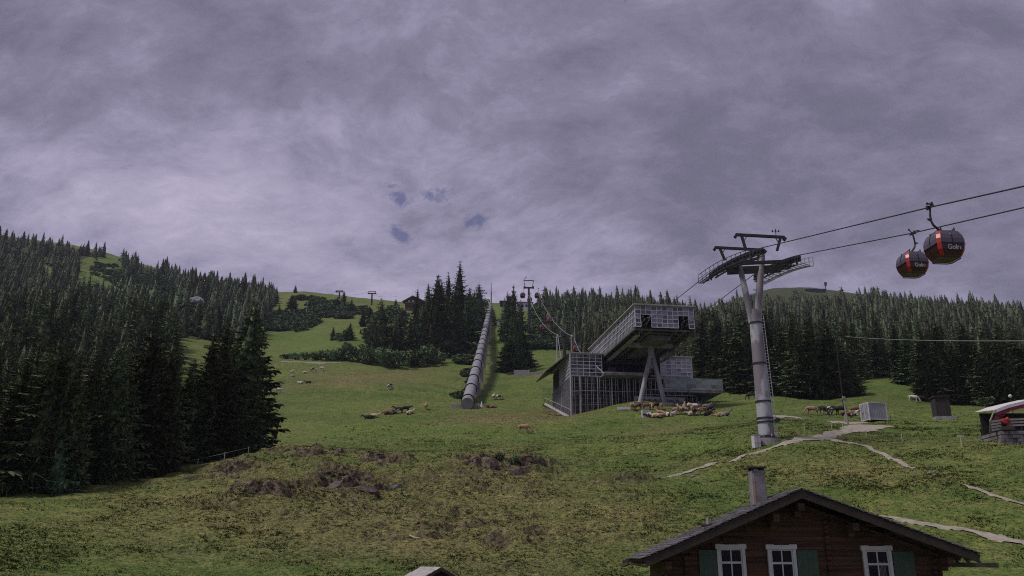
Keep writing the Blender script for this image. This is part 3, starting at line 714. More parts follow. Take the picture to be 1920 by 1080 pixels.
for a in ((1560,746,600,'full spruce at the right end of the forest tongue',1.1),(1590,744,640,'lowest bushy spruce at the tip of the forest tongue',1.4),(1530,747,592,'tall spruce in the forest tongue behind the pole',1.1),(1500,746,585,'tall spruce right of the lift tower',1.1),(1472,742,600,'spruce just right of the lift tower shaft',1.0),
          (1515,748,640,'shorter spruce in front of the forest tongue',1.2),(1445,738,580,'spruce hidden by the lift tower shaft',1.0),(1405,735,575,'spruce just left of the lift tower shaft',1.0),(1378,732,590,'spruce between the station and the lift tower',1.0),(1350,728,580,'tall spruce above the station terrace',1.0),(1325,725,590,'spruce right of the upper station hall',1.0),
          (1742,752,610,'first spruce right of the grassy gap',1.2),(1775,755,600,'spruce behind the dark hut',1.1),(1800,758,640,'lower spruce right of the dark hut',1.2),(1830,758,600,'tall spruce left of the canopy',1.1),(1865,760,610,'spruce behind the canopy',1.1),(1895,760,600,'second spruce behind the canopy',1.1),(1920,760,620,'spruce at the right edge of the picture',1.1),
          (1630,706,600,'straight stemmed spruce at the back of the grassy gap',.9),(1655,707,590,'spruce with visible stem behind the gap',.9),(1690,712,600,'spruce left of the gap right side',.9),(1715,722,610,'spruce at the right side of the grassy gap',1.1),(1608,712,600,'spruce at the left corner of the grassy gap',1.0)):
    T_(a[0], a[1], a[2], a[3], a[4], HI, GR)

# --- forests: sampled where the trees stand; the ones that show largest are things, the rest one mass each
def sample_forest(poly, clear, n, rmin, rmax, azmin, azmax, seed, spacing):
    rg = np.random.default_rng(seed)
    a = rg.uniform(azmin, azmax, n); r = np.sqrt(rg.uniform(rmin ** 2, rmax ** 2, n))
    x, y = r * np.sin(a), r * np.cos(a); z = H(x, y); px, py = proj(x, y, z)
    ok = inpoly(px, py, poly)
    for P in clear: ok &= ~inpoly(px, py, P)
    ok &= vn(x / 26., y / 26., 5) * .7 + vn(x / 9., y / 9., 6) * .3 > .20 + .16 * sstep(330, 600, r)
    x, y, z, r = x[ok], y[ok], z[ok], r[ok]
    cells = {}; keep = []
    for i in range(len(x)):
        s_ = spacing * (1 + r[i] / 1600.); k = (int(x[i] // s_), int(y[i] // s_))
        if k in cells: continue
        cells[k] = 1; keep.append(i)
    keep = np.array(keep); return x[keep], y[keep], z[keep], r[keep]
def grow(name, label, lab1, group, poly, clear, n, rmin, rmax, a0, a1, seed, spacing, nind, h0, h1, rock_gap=None):
    name_left = a0 < 0
    x, y, z, r = sample_forest(poly, clear, n, rmin, rmax, a0, a1, seed, spacing)
    if taken:
        tk = np.array(taken); ok = np.array([np.min((tk[:, 0] - xx) ** 2 + (tk[:, 1] - yy) ** 2) > 9 for xx, yy in zip(x, y)]); x, y, z, r = x[ok], y[ok], z[ok], r[ok]
    rg = np.random.default_rng(seed + 50); h = rg.uniform(h0, h1, len(x)) * (1 - .28 * sstep(300, 600, r)) * rg.uniform(.62, 1.22, len(x)) * (0.72 + .5 * vn(x / 18., y / 18., 7))
    px, py = proj(x, y, z)
    cap = np.where(px < 335, 655, 690) if name_left else np.where(r < 300, 606, 594) + np.where(px > 1650, 14, 0)
    cap = cap + rg.uniform(-30, 40, len(x)); u_, v_ = 0, (540 - cap) / F; te = (sp + v_ * cp) / np.hypot((px - 960) / F, cp - v_ * sp)
    lim = np.where(r < (230 if name_left else 520), np.maximum(r * te - z, 5), 99); h = np.minimum(h, lim)
    inview = (px > -60) & (px < 1980)
    score = np.where(inview, h / r, 0) ; order = np.argsort(-score); ind = order[:nind]; rest = order[nind:]
    for i in ind:
        if name_left: where = ('by the left picture edge', 'above the pasture corner', 'above the gap beside the cluster', 'behind the meadow cluster')[int(np.clip(px[i] // 112, 0, 3))]
        else: where = ('behind the station', 'between station and lift tower', 'right of the lift tower', 'above the grassy gap', 'at the right picture edge')[int(np.digitize(px[i], (1290, 1420, 1600, 1760)))]
        dep = 'front row ' if r[i] < (150 if name_left else 230) else 'second row ' if r[i] < (220 if name_left else 280) else 'upslope '
        put_tree((x[i], y[i], z[i] - .2), float(h[i]), HI if r[i] < 170 else MI, 'dark ' + dep + 'spruce of the ' + lab1 + ', ' + where, dep + 'spruces ' + where, random.uniform(.85, 1.15))
    parts = []
    for i in rest:
        src = LO if r[i] < 420 else XLO
        V, Tm = src[rg.integers(len(src))]; a = rg.uniform(0, 6.28); ca, sa = math.cos(a), math.sin(a); w_ = h[i] * rg.uniform(.85, 1.25)
        Q = np.empty_like(V); Q[:, 0] = (V[:, 0] * ca - V[:, 1] * sa) * w_ + x[i]; Q[:, 1] = (V[:, 0] * sa + V[:, 1] * ca) * w_ + y[i]; Q[:, 2] = V[:, 2] * h[i] + z[i] - .3
        parts.append((Q, Tm, np.full(len(Q), np.clip(rg.normal(.45, .24), 0, 1))))
    print('forest', name, len(x), 'individuals', len(ind), 'tris', sum(len(p[1]) for p in parts))
    return merged(name, parts, M_SPRF, label, 'forest')
grow('forest', 'dense spruce forest covering the hillside on the left', 'left forest', 'spruces of the left hillside forest', LEFT, LCLEAR, 60000, 95, 1010, R(-34), R(-13.5), 21, 5.2, 120, 15, 23)
grow('forest', 'dense spruce forest covering the slope behind the station and to the right', 'right forest', 'spruces of the right slope forest', RIGHT, [], 60000, 175, 1150, R(1), R(34), 22, 5.4, 120, 15, 24)

# ------------------------------------------------------------------ broadleaf shrubs
def shrub(seed, nl=9, nleaf=620, ls=.075):
    """unit-height shrub: leaf-sized triangles spread through several overlapping lobes"""
    rg = np.random.default_rng(seed)
    c = np.stack([rg.uniform(-.42, .42, nl), rg.uniform(-.42, .42, nl), rg.uniform(.22, .68, nl)], 1); c[0] = (0, 0, .68)
    rd = rg.uniform(.18, .34, nl)
    k = rg.integers(0, nl, nleaf); d = rg.normal(size=(nleaf, 3)); d /= np.linalg.norm(d, axis=1)[:, None]
    p = c[k] + d * (rd[k] * rg.uniform(.55, 1.05, nleaf) ** .5)[:, None]; p[:, 2] = np.abs(p[:, 2])
    a = rg.normal(size=(nleaf, 3)); b_ = rg.normal(size=(nleaf, 3)); s_ = (ls * rg.uniform(.6, 1.5, nleaf))[:, None]
    a = a / np.linalg.norm(a, axis=1)[:, None] * s_; b_ = b_ / np.linalg.norm(b_, axis=1)[:, None] * s_
    V = np.stack([p + a, p - a * .5 + b_ * .8, p - a * .5 - b_ * .8], 1).reshape(-1, 3)
    return V.astype(np.float32), np.arange(len(V), dtype=np.int32).reshape(-1, 3)
SH = [mesh_from('shrub_crown', *shrub(500 + i), M_SHR) for i in range(5)]
def stems_mesh():
    b_ = MB(); rg = random.Random(4)
    for k in range(5):
        a = k * 1.3; b_.tube([(0, 0, -.05), (.1 * math.cos(a), .1 * math.sin(a), .25), (.28 * math.cos(a), .28 * math.sin(a), .62)], [.03, .022, .008], 5)
    return mesh_from('stem', b_.v, b_.f, M_BARK)
STEMS = stems_mesh()
def shrub_px(px, py, top, label, group, wide=1.3, r=None):
    p = G(px, py) if r is None else ground_at(px, r); h = at_r(px, top, math.hypot(p.x, p.y)).z - p.z
    e = empty('shrub', p, random.uniform(0, 6.28), label, 'shrub', group); e.scale = (h * wide, h * wide, h)
    link('crown', random.choice(SH), e); link('stem', STEMS, e); return e
GS = 'leafy shrubs at the foot of the hill wood'
for a in ((803,685,640,'large round pale green shrub at the right foot of the hill wood',1.0),(840,668,640,'round shrub in front of the dark spruces near the penstock',1.1),(858,668,645,'shrub left of the penstock at the wood edge',1.1),(872,640,618,'light green shrub beside the penstock',1.2),
          (820,682,655,'low shrub between the round ones',1.3),(772,688,648,'broad shrub below the front spruces',1.1),(745,690,655,'low broad shrub at the foot of the middle spruces',1.3),(722,688,650,'shrub in front of the slim pointed spruce',1.2),(690,684,652,'grey green shrub left of the spruces',1.2),
          (672,680,645,'round green shrub near the end of the hedge line',1.1),(650,676,640,'darker round shrub in the hedge line',1.1),(634,676,650,'round shrub beside the hedge line end',1.3),(612,676,655,'dark shrub in the hedge line over the gravel strip',1.5),(590,675,657,'second shrub in the hedge line over the gravel strip',1.5),
          (572,675,659,'third shrub in the hedge line over the gravel strip',1.5),(553,674,661,'low shrub at the thin left part of the hedge line',1.8),(536,673,663,'last low shrub at the left end of the hedge line',1.8),(700,655,628,'bright shrub on the slope under the small spruces',1.2),(725,640,600,'tall light green bush in the hill wood',.9),
          (690,640,615,'light bush at the left slope of the hill wood',1.1),(742,600,568,'bright bush at the crest beside the chalet',1.1),(712,618,585,'green bush between the upper spruces',1.1),(638,640,622,'dark bush at the left foot of the hill wood',1.3),(648,638,618,'bushy growth beside the small dark spruce',1.2),
          (782,640,605,'light green bush among the tall spruces',1.0),(890,600,572,'bush by the upper penstock',1.2),(880,572,552,'small bush on the crest near the mast',1.4),(905,575,560,'bush right above the penstock end',1.6)):
    shrub_px(a[0], a[1], a[2], a[3], GS, a[4])
GT = 'shrubs at the lower edge of the left wood'
for a in ((20,926,886,'grey green bush at the lower left corner of the wood',1.2),(50,924,892,'low bush right of the corner bush',1.3),(75,921,880,'leafy bush below the small blue green spruce',1.1),(105,917,884,'leafy bush under the dark wood edge',1.1),(135,912,880,'bush along the electric fence',1.1),
          (160,907,885,'small bush at the right end of the bushy edge',1.3),(0,930,895,'bush cut by the left picture edge',1.2),(218,898,884,'low bush before the spruce foot',1.6),(250,893,880,'tiny bush at the fence below the spruces',1.8)):
    shrub_px(a[0], a[1], a[2], a[3], GT, a[4])
GU = 'shrubs around the grassy gap of the right forest'
for a in ((1790,759,738,'green bush behind the dark hut',1.1),(1620,712,690,'bush at the back left of the grassy gap',1.4),(1650,708,692,'low bush at the back of the grassy gap',1.6),(1850,762,742,'low bush left of the canopy',1.6),(1545,748,725,'low bush in front of the forest tongue',1.4)):
    shrub_px(a[0], a[1], a[2], a[3], GU, a[4])
def shrubbery(name, label, polys, n, s0, s1, seed, rmax, rmin=110, mat=None, cat='scrub', onrock=False):
    """tangled alder scrub nobody could count"""
    rg = np.random.default_rng(seed); src = [shrub(600 + i, 7, 130, .15) for i in range(4)]; parts = []
    for poly, dens in polys:
        cnt = 0; xs = [p[0] for p in poly]; ys = [p[1] for p in poly]
        a = rg.uniform(math.atan((min(xs) - 960) / 1700) - .03, math.atan((max(xs) - 960) / 1700) + .03, n); r = np.exp(rg.uniform(math.log(rmin), math.log(rmax), n))
        x, y = r * np.sin(a), r * np.cos(a); z = H(x, y); px, py = proj(x, y, z); ok = inpoly(px, py, poly) & (vn(x / 9., y / 9., 2) > 1 - dens)
        if onrock:
            ia, jr = iaz(np.arctan2(x, y)).astype(int), ir(np.hypot(x, y)).astype(int); ok &= (ledge[ia, jr] * .8 > rg.uniform(.25, 1.3, n)) & (vn(x / 1.7, y / 1.7, 4) > .5)
        for i in np.nonzero(ok)[0]:
            V, Tm = src[rg.integers(4)]; t = rg.uniform(0, 6.28); ca, sa = math.cos(t), math.sin(t); h = rg.uniform(s0, s1); w_ = h * rg.uniform(1.1, 2.0)
            Q = np.empty_like(V); Q[:, 0] = (V[:, 0] * ca - V[:, 1] * sa) * w_ + x[i]; Q[:, 1] = (V[:, 0] * sa + V[:, 1] * ca) * w_ + y[i]; Q[:, 2] = V[:, 2] * h + z[i] - .15
            parts.append((Q, Tm, np.full(len(Q), rg.uniform(0, 1)))); cnt += 1
        print('scrub', cnt)
    return merged(name, parts, mat or M_SHRF, label, cat)
shrubbery('alder_scrub', 'dark green alder scrub patches on the upper slopes and between the woods', [
    ([(500,620),(560,622),(598,606),(590,590),(545,585),(505,590)], .75), ([(570,575),(600,568),(690,580),(700,592),(640,600),(580,592)], .55), ([(690,600),(740,580),(760,600),(745,650),(700,660)], .6),
    ([(985,655),(1100,655),(1090,600),(1050,570),(1000,575)], .75), ([(150,505),(170,480),(290,520),(400,560),(380,600),(240,545)], .6), ([(400,560),(500,590),(510,560),(470,550)], .6), ([(880,600),(905,600),(890,690),(860,690)], .45),
    ([(540,560),(560,556),(690,575),(680,583)], .4)], 16000, 1.6, 3.6, 31, 950)
shrubbery('young_saplings', 'thin bushes growing along the left side of the penstock', [([(850,770),(868,765),(890,700),(880,690),(858,715)], .45)], 9000, .7, 1.6, 33, 320)

M_HEATH = foliage('dwarf_heath', (0.060, 0.070, 0.030), (0.12, 0.105, 0.055), (0.19, 0.155, 0.10), 1.2, True, .55, 1.6)
shrubbery('heather', 'low brown green heath clumps growing over the rough ledges of the hummock', [([(200,830),(1250,830),(1250,1060),(200,1060)], 2.0)], 26000, .10, .26, 35, 118, 48, M_HEATH, 'heather', True)
sh_ = [(936, 866, 846, 'dark little bush on the crest of the hummock'), (965, 870, 850, 'second dark little bush on the crest of the hummock')]
for a in sh_: shrub_px(a[0], a[1], a[2], a[3], 'bushes on the hummock crest', 1.0)

# ------------------------------------------------------------------ penstock
pipe = empty('penstock', G(875, 763), 0, 'long grey penstock pipe with dark ring joints climbing the slope', 'pipe')
pb, pt_ = at_r(876, 757, 192), at_r(919, 573, 545)
pts_, rad_ = [], []
def pipe_p(t): return pb.lerp(pt_, t) + Vector((0, 0, -1.5 * math.sin(math.pi * t)))
PR = 1.36
b1 = MB(); b1.tube([pipe_p(i / 40) - pipe.location for i in range(41)], PR, 24); b1.build('pipe_shell', M_PIPE, pipe, True)
for k in range(21):
    t = .012 + (k / 20) ** 1.0 * .97; p = pipe_p(t) - pipe.location; d = (pipe_p(min(t + .01, 1)) - pipe_p(max(t - .01, 0))).normalized()
    b_ = MB(); b_.tube([p - d * .28, p + d * .28], PR + .22, 24); b_.build('ring_joint', M_DSTEEL, pipe)
    g = H(p.x + pipe.location.x, p.y + pipe.location.y) - pipe.location.z
    if k % 2 == 0: b_ = MB(); b_.box((p.x - 2.0, p.y - .6, min(g, p.z - 2) - 1.5), (p.x + 2.0, p.y + .6, p.z - PR * .72)); b_.build('saddle', M_CONC, pipe)
d = (pipe_p(.02) - pipe_p(0)).normalized()
b_ = MB(); b_.box((-3.6, -2.6, -2.2), (3.1, 1.6, .32)); o = b_.build('anchor_block', M_CONC, pipe, bevel=.05)
# bank of scree and dark trench on the right side of the pipe
# ------------------------------------------------------------------ ropeway geometry
NA = R(5.0)                                   # direction of the ropes below the tower (azimuth of the uphill direction is -NA)
DN = Vector((math.sin(NA), -math.cos(NA), 0))  # toward the valley, past the camera on the right
def rp_pt(P0, px, py): return on_plane(px, py, P0, math.atan2(DN.x, DN.y))
F1 = at_y(1329, 513, 92.5); N1 = rp_pt(F1, 1431, 464); C1 = rp_pt(F1, 1376, 484)
F2 = at_y(1413, 515, 93.0); N2 = rp_pt(F2, 1500, 478); C2 = rp_pt(F2, 1456, 492)
A1 = rp_pt(F1, 1742, 389); E1 = rp_pt(F1, 1925, 348)
A2_ = rp_pt(F2, 1711, 437); E2 = rp_pt(F2, 1925, 388)
print('ropes', F1, N1, A1, E1, F2, N2, A2_, E2)
YT = (F1.y + N1.y) / 2 + .2
foot = G(1437, 816); 
# lift tower
tw = empty('lift_tower', (foot.x, YT, foot.z - .3), 0, 'tall grey steel lift tower forking into two arms under dark sheave trains', 'lift tower')
O = Vector(tw.location)
def L_(v): return Vector(v) - O
bx_ = at_y(1437, 816, YT).x; base_c = Vector((bx_, YT, float(H(bx_, YT)) - .1))
print('tower base px', proj(*base_c), foot); neck = at_y(1415, 590, YT)
b_ = MB(); k = 14
pts_ = [base_c.lerp(neck, i / k) - O for i in range(k + 1)]
b_.tube(pts_, [.76 - .19 * i / k for i in range(k + 1)], 28); b_.build('shaft', M_MAST, tw, True)
for t in (.03, .14, .17, .30, .60, .93):
    p = base_c.lerp(neck, t) - O; b_ = MB(); b_.tube([p - Vector((0, 0, .08)), p + Vector((0, 0, .08))], .83 - .19 * t, 28); b_.build('flange', M_DSTEEL, tw)
b_ = MB(); b_.tube([base_c - O + Vector((0, 0, -1.2)), base_c - O + Vector((0, 0, .10))], 1.35, 24); b_.build('foundation', M_CONC, tw)
TL, TR = at_y(1386, 494, YT), at_y(1429, 478, YT)
for q, w0, w1 in ((TL, .36, .26), (TR, .42, .30)):
    b_ = MB(); s0 = neck - O + Vector(((-.30 if q is TL else .16), 0, -.9)); b_.tube([s0, s0.lerp(q - O, .5), q - O], [w0, (w0 + w1) / 2, w1], 20); b_.build('arm', M_MAST, tw, True)
b_ = MB(); b_.tube([neck - O + Vector((0, 0, -1.0)), neck - O + Vector((0, 0, .5))], [.57, .46], 24); b_.build('neck', M_MAST, tw, True)
# cross head
b_ = MB()
c1, c2 = C1 - O + Vector((0, 0, -1.1)), C2 - O + Vector((0, 0, -1.1))
b_.bar((c1.x - .8, .0, c1.z), (c2.x + .8, .0, c2.z), .38, .42)
b_.bar((c1.x - .3, 1.5, c1.z + .1), (c2.x + .3, 1.5, c2.z + .1), .3); b_.bar((c1.x - .3, -1.5, c1.z + .1), (c2.x + .3, -1.5, c2.z + .1), .3)
b_.build('crossarm', M_DSTEEL, tw)
for (Fp, Cp_, Np, sg) in ((F1, C1, N1, -1), (F2, C2, N2, 1)):
    path = []
    for i in range(25):
        t = i / 24; path.append((Fp * (1 - t) ** 2 + (Cp_ * 2 - (Fp + Np) / 2) * 2 * t * (1 - t) + Np * t * t) - O)
    b_ = MB()
    for i in range(0, 24, 1): b_.bar(path[i] + Vector((0, 0, -.62)), path[i+1] + Vector((0, 0, -.56)), .14, .14)
    for i in range(0, 24, 3): b_.bar(path[i] + Vector((0, 0, -.60)), path[min(i+2, 24)] + Vector((0, 0, -.60)), .22, .16); b_.bar(path[min(i+1, 24)] + Vector((0, 0, -.6)), path[min(i+1, 24)] + Vector((0, 0, -.95)), .14)
    for i in range(3, 21, 2): b_.bar(path[i] + Vector((0, 0, -.98)), path[min(i+2, 24)] + Vector((0, 0, -.98)), .16, .14)
    tr = b_.build('sheave_train', M_DSTEEL, tw)
    for i in range(17):
        t = (i + .5) / 17 * 24; k = int(t); p = path[k].lerp(path[min(k+1, 24)], t - k)
        w_ = MB(); w_.tube([p + Vector((-.12, 0, -.27)), p + Vector((.12, 0, -.27))], .27, 14); w_.tube([p + Vector((-.17, 0, -.27)), p + Vector((.17, 0, -.27))], .09, 8); w_.build('sheave', M_DSTEEL, tr)
    # service walkway with rail
    b_ = MB(); off = Vector((sg * .95, 0, -1.15)); pr = None
    for i in range(0, 25, 2):
        p = path[i] + off
        if pr is not None:
            for o_ in (-.26, .26): b_.bar(pr + Vector((o_, 0, 0)), p + Vector((o_, 0, 0)), .05, .07)
            for q_ in range(4): m_ = pr.lerp(p, q_ / 4); b_.bar(m_ + Vector((-.26, 0, 0)), m_ + Vector((.26, 0, 0)), .04)
            b_.bar(pr + Vector((sg * .28, 0, .95)), p + Vector((sg * .28, 0, .95)), .05); b_.bar(pr + Vector((sg * .28, 0, .5)), p + Vector((sg * .28, 0, .5)), .04)
        b_.bar(p + Vector((sg * .28, 0, 0)), p + Vector((sg * .28, 0, .95)), .05); b_.bar(p, path[i] + Vector((0, 0, -.8)), .07); pr = p
    b_.build('walkway', M_STEEL if sg > 0 else M_DSTEEL, tw)
# two rescue gantries along the crossarm direction
def gantry(pl, pr_, f1, f2, y):
    a, c_ = at_y(*pl, y) - O, at_y(*pr_, y) - O; g = MB(); g.bar(a, c_, .26, .26)
    g.bar(a - Vector((.12, 0, .1)), a + Vector((.12, 0, -.28)), .34, .3); g.bar(c_ - Vector((.12, 0, .1)), c_ + Vector((.12, 0, -.28)), .34, .3)
    for (t, q) in ((f1[0], f1[1]), (f2[0], f2[1])):
        s_ = a.lerp(c_, t); e_ = at_y(*q, y) - O; g.bar(s_, e_, .24, .24); g.bar(s_.lerp(e_, .45), a.lerp(c_, t + (.12 if t < .5 else -.12)), .07)
    g.build('gantry', M_DSTEEL, tw)
gantry((1379, 440), (1471, 445), (.12, (1399, 470)), (.92, (1457, 470)), YT - 2.5)
gantry((1340, 464), (1434, 469), (.10, (1359, 488)), (.88, (1422, 492)), YT + 3.0)
b_ = MB(); p = at_y(1455, 442, YT - 2.5) - O; b_.tube([p, p + Vector((0, 0, .75))], .035, 6); b_.bar(p + Vector((-.32, 0, .42)), p + Vector((.32, 0, .42)), .04)
for k in range(3): b_.tube([p + Vector((-.32 + .32 * k, 0, .42)), p + Vector((-.32 + .32 * k, 0, .6))], .07, 6)
b_.build('wind_gauge', M_DSTEEL, tw)
b_ = MB()                                    # ladder with safety rail on the right of the shaft
lp0, lp1 = base_c - O + Vector((.86, -.35, .4)), neck - O + Vector((.66, -.3, -.2))
for s_ in (-.13, .13): b_.bar(lp0 + Vector((s_, 0, 0)), lp1 + Vector((s_, 0, 0)), .05)
nr = int((lp1 - lp0).length / .30)
for i in range(nr): p = lp0.lerp(lp1, i / nr); b_.bar(p + Vector((-.13, 0, 0)), p + Vector((.13, 0, 0)), .035)
for i in range(0, nr, 6): p = lp0.lerp(lp1, i / nr); b_.bar(p, p + Vector((-.5, .2, 0)), .05)
b_.build('ladder', M_WHITE, tw)
b_ = MB(); p = base_c - O + Vector((1.02, -.5, 1.9)); b_.tube([p, p + Vector((0, -.35, 0))], .22, 14); b_.bar(p + Vector((-.5, .2, 0)), p, .09); b_.build('floodlight', M_BLACK, tw)
b_ = MB()
for i in range(9):
    a = 6.28 * i / 9; b_.tube([base_c - O + Vector((1.12 * math.cos(a), 1.12 * math.sin(a), .3)), base_c - O + Vector((1.12 * math.cos(a), 1.12 * math.sin(a), .55))], .07, 6)
b_.build('anchor_bolt', M_STEEL, tw)
c0 = G(1417, 820); b_ = MB(); b_.box((-.34, -.3, -.4), (.34, .3, 1.02)); 
cab = empty('control_cabinet', at_y(1417, 819, YT - 1.4), R(10), 'white control cabinet standing at the foot of the tall lift tower', 'cabinet')
cab.location.z = float(H(cab.location.x, cab.location.y)) + .1
b_.build('housing', M_WHITE, cab, bevel=.03); b_ = MB(); b_.box((-.37, -.34, 1.0), (.37, .34, 1.06)); b_.box((-.34, -.33, .25), (.34, -.31, .29), 0); b_.box((.0, -.33, -.1), (.03, -.31, 1.0)); b_.build('lid', M_CONC, cab)

# ropes
def sag(a, b_, s_, n=14):
    return [a.lerp(b_, i / n) - Vector((0, 0, s_ * 4 * (i / n) * (1 - i / n))) for i in range(n + 1)]
def rope(pts, label, rad=.045, group='steel ropes of the cableway', mat=None):
    b_ = MB(); b_.tube(pts, rad, 6); return tag(b_.build('haul_rope', mat or M_ROPE), label, 'rope', group)
def curve_pts(Fp, Cp_, Np, n=10):
    return [(Fp * (1 - i / n) ** 2 + (Cp_ * 2 - (Fp + Np) / 2) * 2 * (i / n) * (1 - i / n) + Np * (i / n) ** 2) for i in range(n + 1)]
def ext(a, b_, k): return b_ + (b_ - a) * k
S1, S2 = at_r(1162, 645, 200), at_r(1236, 648, 200)
rope([S1] + sag(S1, F1, 0, 2)[1:-1] + curve_pts(F1, C1, N1) + [A1, E1, ext(A1, E1, 6)], 'upper rope with the nearer gondola, running from the station over the tower')
rope([S2] + sag(S2, F2, 0, 2)[1:-1] + curve_pts(F2, C2, N2) + [A2_, E2, ext(A2_, E2, 6)], 'lower rope with the smaller looking gondola, running over the right side of the tower')

# ------------------------------------------------------------------ gondola cabins
def make_gondola(label, text=True, side=1, off=0.0):
    root = empty('gondola', (0, 0, 0), 0, label, 'gondola', 'red and black gondola cabins on the ropes')
    ZC = -3.05                                    # cabin centre under the rope grip
    prof = [(-1.02, .72), (-.93, .82), (-.52, .99), (-.08, 1.06), (.28, 1.06), (.60, .99), (.90, .84), (1.00, .70), (1.05, .45)]
    def ring(z, s, ch=.21, o=0):
        c_ = min(ch, s * .5); s += o
        return [(-s + c_, -s, z), (s - c_, -s, z), (s, -s + c_, z), (s, s - c_, z), (s - c_, s, z), (-s + c_, s, z), (-s, s - c_, z), (-s, -s + c_, z)]
    rings = [ring(z, s) for z, s in prof]
    def band(name, i0, i1, cols, mat, off=0.0, bot=False, top=False):
        m_ = MB(); rr = [ring(z, s, o=off) for z, s in prof[i0:i1 + 1]]
        for i in range(len(rr) - 1):
            for k in cols:
                k2 = (k + 1) % 8; m_.add([rr[i][k], rr[i][k2], rr[i+1][k2], rr[i+1][k]], [(0, 1, 2, 3)])
        if bot: m_.add(rr[0], [tuple(range(8))[::-1]])
        if top: m_.add(rr[-1], [tuple(range(8))])
        m_.v = [(x, y, z + ZC) for x, y, z in m_.v]
        o = m_.build(name, mat, root); return o
    band('lower_body', 1, 4, range(8), M_BLACK_REFL)
    band('floor_panel', 0, 1, range(8), M_FLOORP, 0, True)
    band('roof', 6, 8, range(8), M_BLACK, 0.0, False, True)
    band('upper_frame', 4, 6, range(8), M_BLACK)
    for k in (0, 2, 4, 6): band('window', 3, 6, [k], M_CABG, .012)
    for k in (1, 3, 5, 7): band('corner_strip', 1, 6, [k], M_RED, .016)
    for k in (0, 2, 4, 6):                        # window and door division bars
        m_ = MB()
        for i in range(3, 6):
            a0, b0 = [Vector(ring(*prof[i], o=.02)[j % 8]) for j in (k, k+1)]; a1, b1_ = [Vector(ring(*prof[i+1], o=.02)[j % 8]) for j in (k, k+1)]
            m_.bar((a0 + b0) / 2 + Vector((0, 0, ZC)), (a1 + b1_) / 2 + Vector((0, 0, ZC)), .05)
            if i == 3: m_.bar(a0 + Vector((0, 0, ZC)), b0 + Vector((0, 0, ZC)), .06)
        m_.build('window_bar', M_BLACK, root)
    m_ = MB()                                     # skirt rail under the floor and ski rails on the roof
    r0 = [Vector((x * 1.06, y * 1.06, z + ZC - .04)) for x, y, z in rings[0]]
    for k in range(8): m_.bar(r0[k], r0[(k+1) % 8], .06)
    m_.build('bumper', M_DSTEEL, root)
    m_ = MB()
    for x in (-.5, .5):
        m_.bar((x, -.72, ZC + 1.12), (x, .72, ZC + 1.12), .05); m_.bar((x, -.72, ZC + .9), (x, -.72, ZC + 1.22), .06); m_.bar((x, .72, ZC + .9), (x, .72, ZC + 1.22), .06)
    m_.bar((-.5, 0, ZC + 1.1), (.5, 0, ZC + 1.1), .12); m_.build('roof_rail', M_DSTEEL, root)
    m_ = MB(); s_ = side
    m_.tube([(-off, 0, -.05), (-off + s_ * .08, 0, -.6), (-off * .95 + s_ * .12, 0, -1.05), (-off * .8 + s_ * .08, 0, -1.4), (-off * .35, 0, -1.75), (0, 0, -1.95), (0, 0, -2.05)], [.07, .08, .075, .085, .09, .09, .12], 10)
    m_.bar((-off, -.02, -.95), (-off + s_ * .36, -.02, -.95), .07); m_.bar((-off, 0, -1.12), (-off + s_ * .32, 0, -1.0), .06); m_.build('hanger', M_DSTEEL, root)
    m_ = MB(); m_.bar((0, -.42, 0), (0, .42, 0), .12, .16); m_.bar((s_ * .3, -.1, 0), (0, .1, .02), .16, .14); m_.bar((0, .05, .05), (-s_ * .28, .1, .38), .07); m_.bar((0, -.3, .1), (s_ * .4, -.35, .12), .08)
    m_.tube([(-s_ * .3, .1, .38), (-s_ * .2, .1, .38)], .09, 8); m_.tube([(s_ * .35, -.35, .12), (s_ * .45, -.35, .12)], .09, 8); m_.v = [(x_ - off, y_, z_) for x_, y_, z_ in m_.v]; m_.build('rope_grip', M_DSTEEL, root)
    if text:
        for kk, rz in ((0, 0), (4, math.pi)):
            cu = bpy.data.curves.new('lettering', 'FONT'); cu.body = 'Golm'; cu.size = .47; cu.extrude = .006; cu.align_x = 'CENTER'; cu.offset = .012
            to = bpy.data.objects.new('lettering', cu); COL.objects.link(to); bpy.context.view_layer.update()
            me_ = bpy.data.meshes.new_from_object(to.evaluated_get(bpy.context.evaluated_depsgraph_get())); bpy.data.objects.remove(to)
            me_.materials.clear(); me_.materials.append(M_WHITE)
            o = link('lettering', me_, root); o.rotation_euler = (R(90) - .28, 0, rz); o.location = (.10 * math.cos(rz), -1.05 * math.cos(rz), ZC - .55)
            o.rotation_euler = (R(90 - 13) + 2 * R(13) * 1, 0, rz)
    return root
gd = make_gondola('nearer and higher of the two large red and black gondola cabins', True, -1, .62); gd.location = A1 + Vector((.55, 0, 0)); gd.rotation_euler = (0, 0, NA); gd.scale = (.84, .84, .85)
gd2 = make_gondola('lower and slightly farther of the two large red and black gondola cabins', True, 1, -.45); gd2.location = A2_ + Vector((-.36, 0, 0)); gd2.rotation_euler = (0, 0, NA); gd2.scale = (.82, .82, .82)

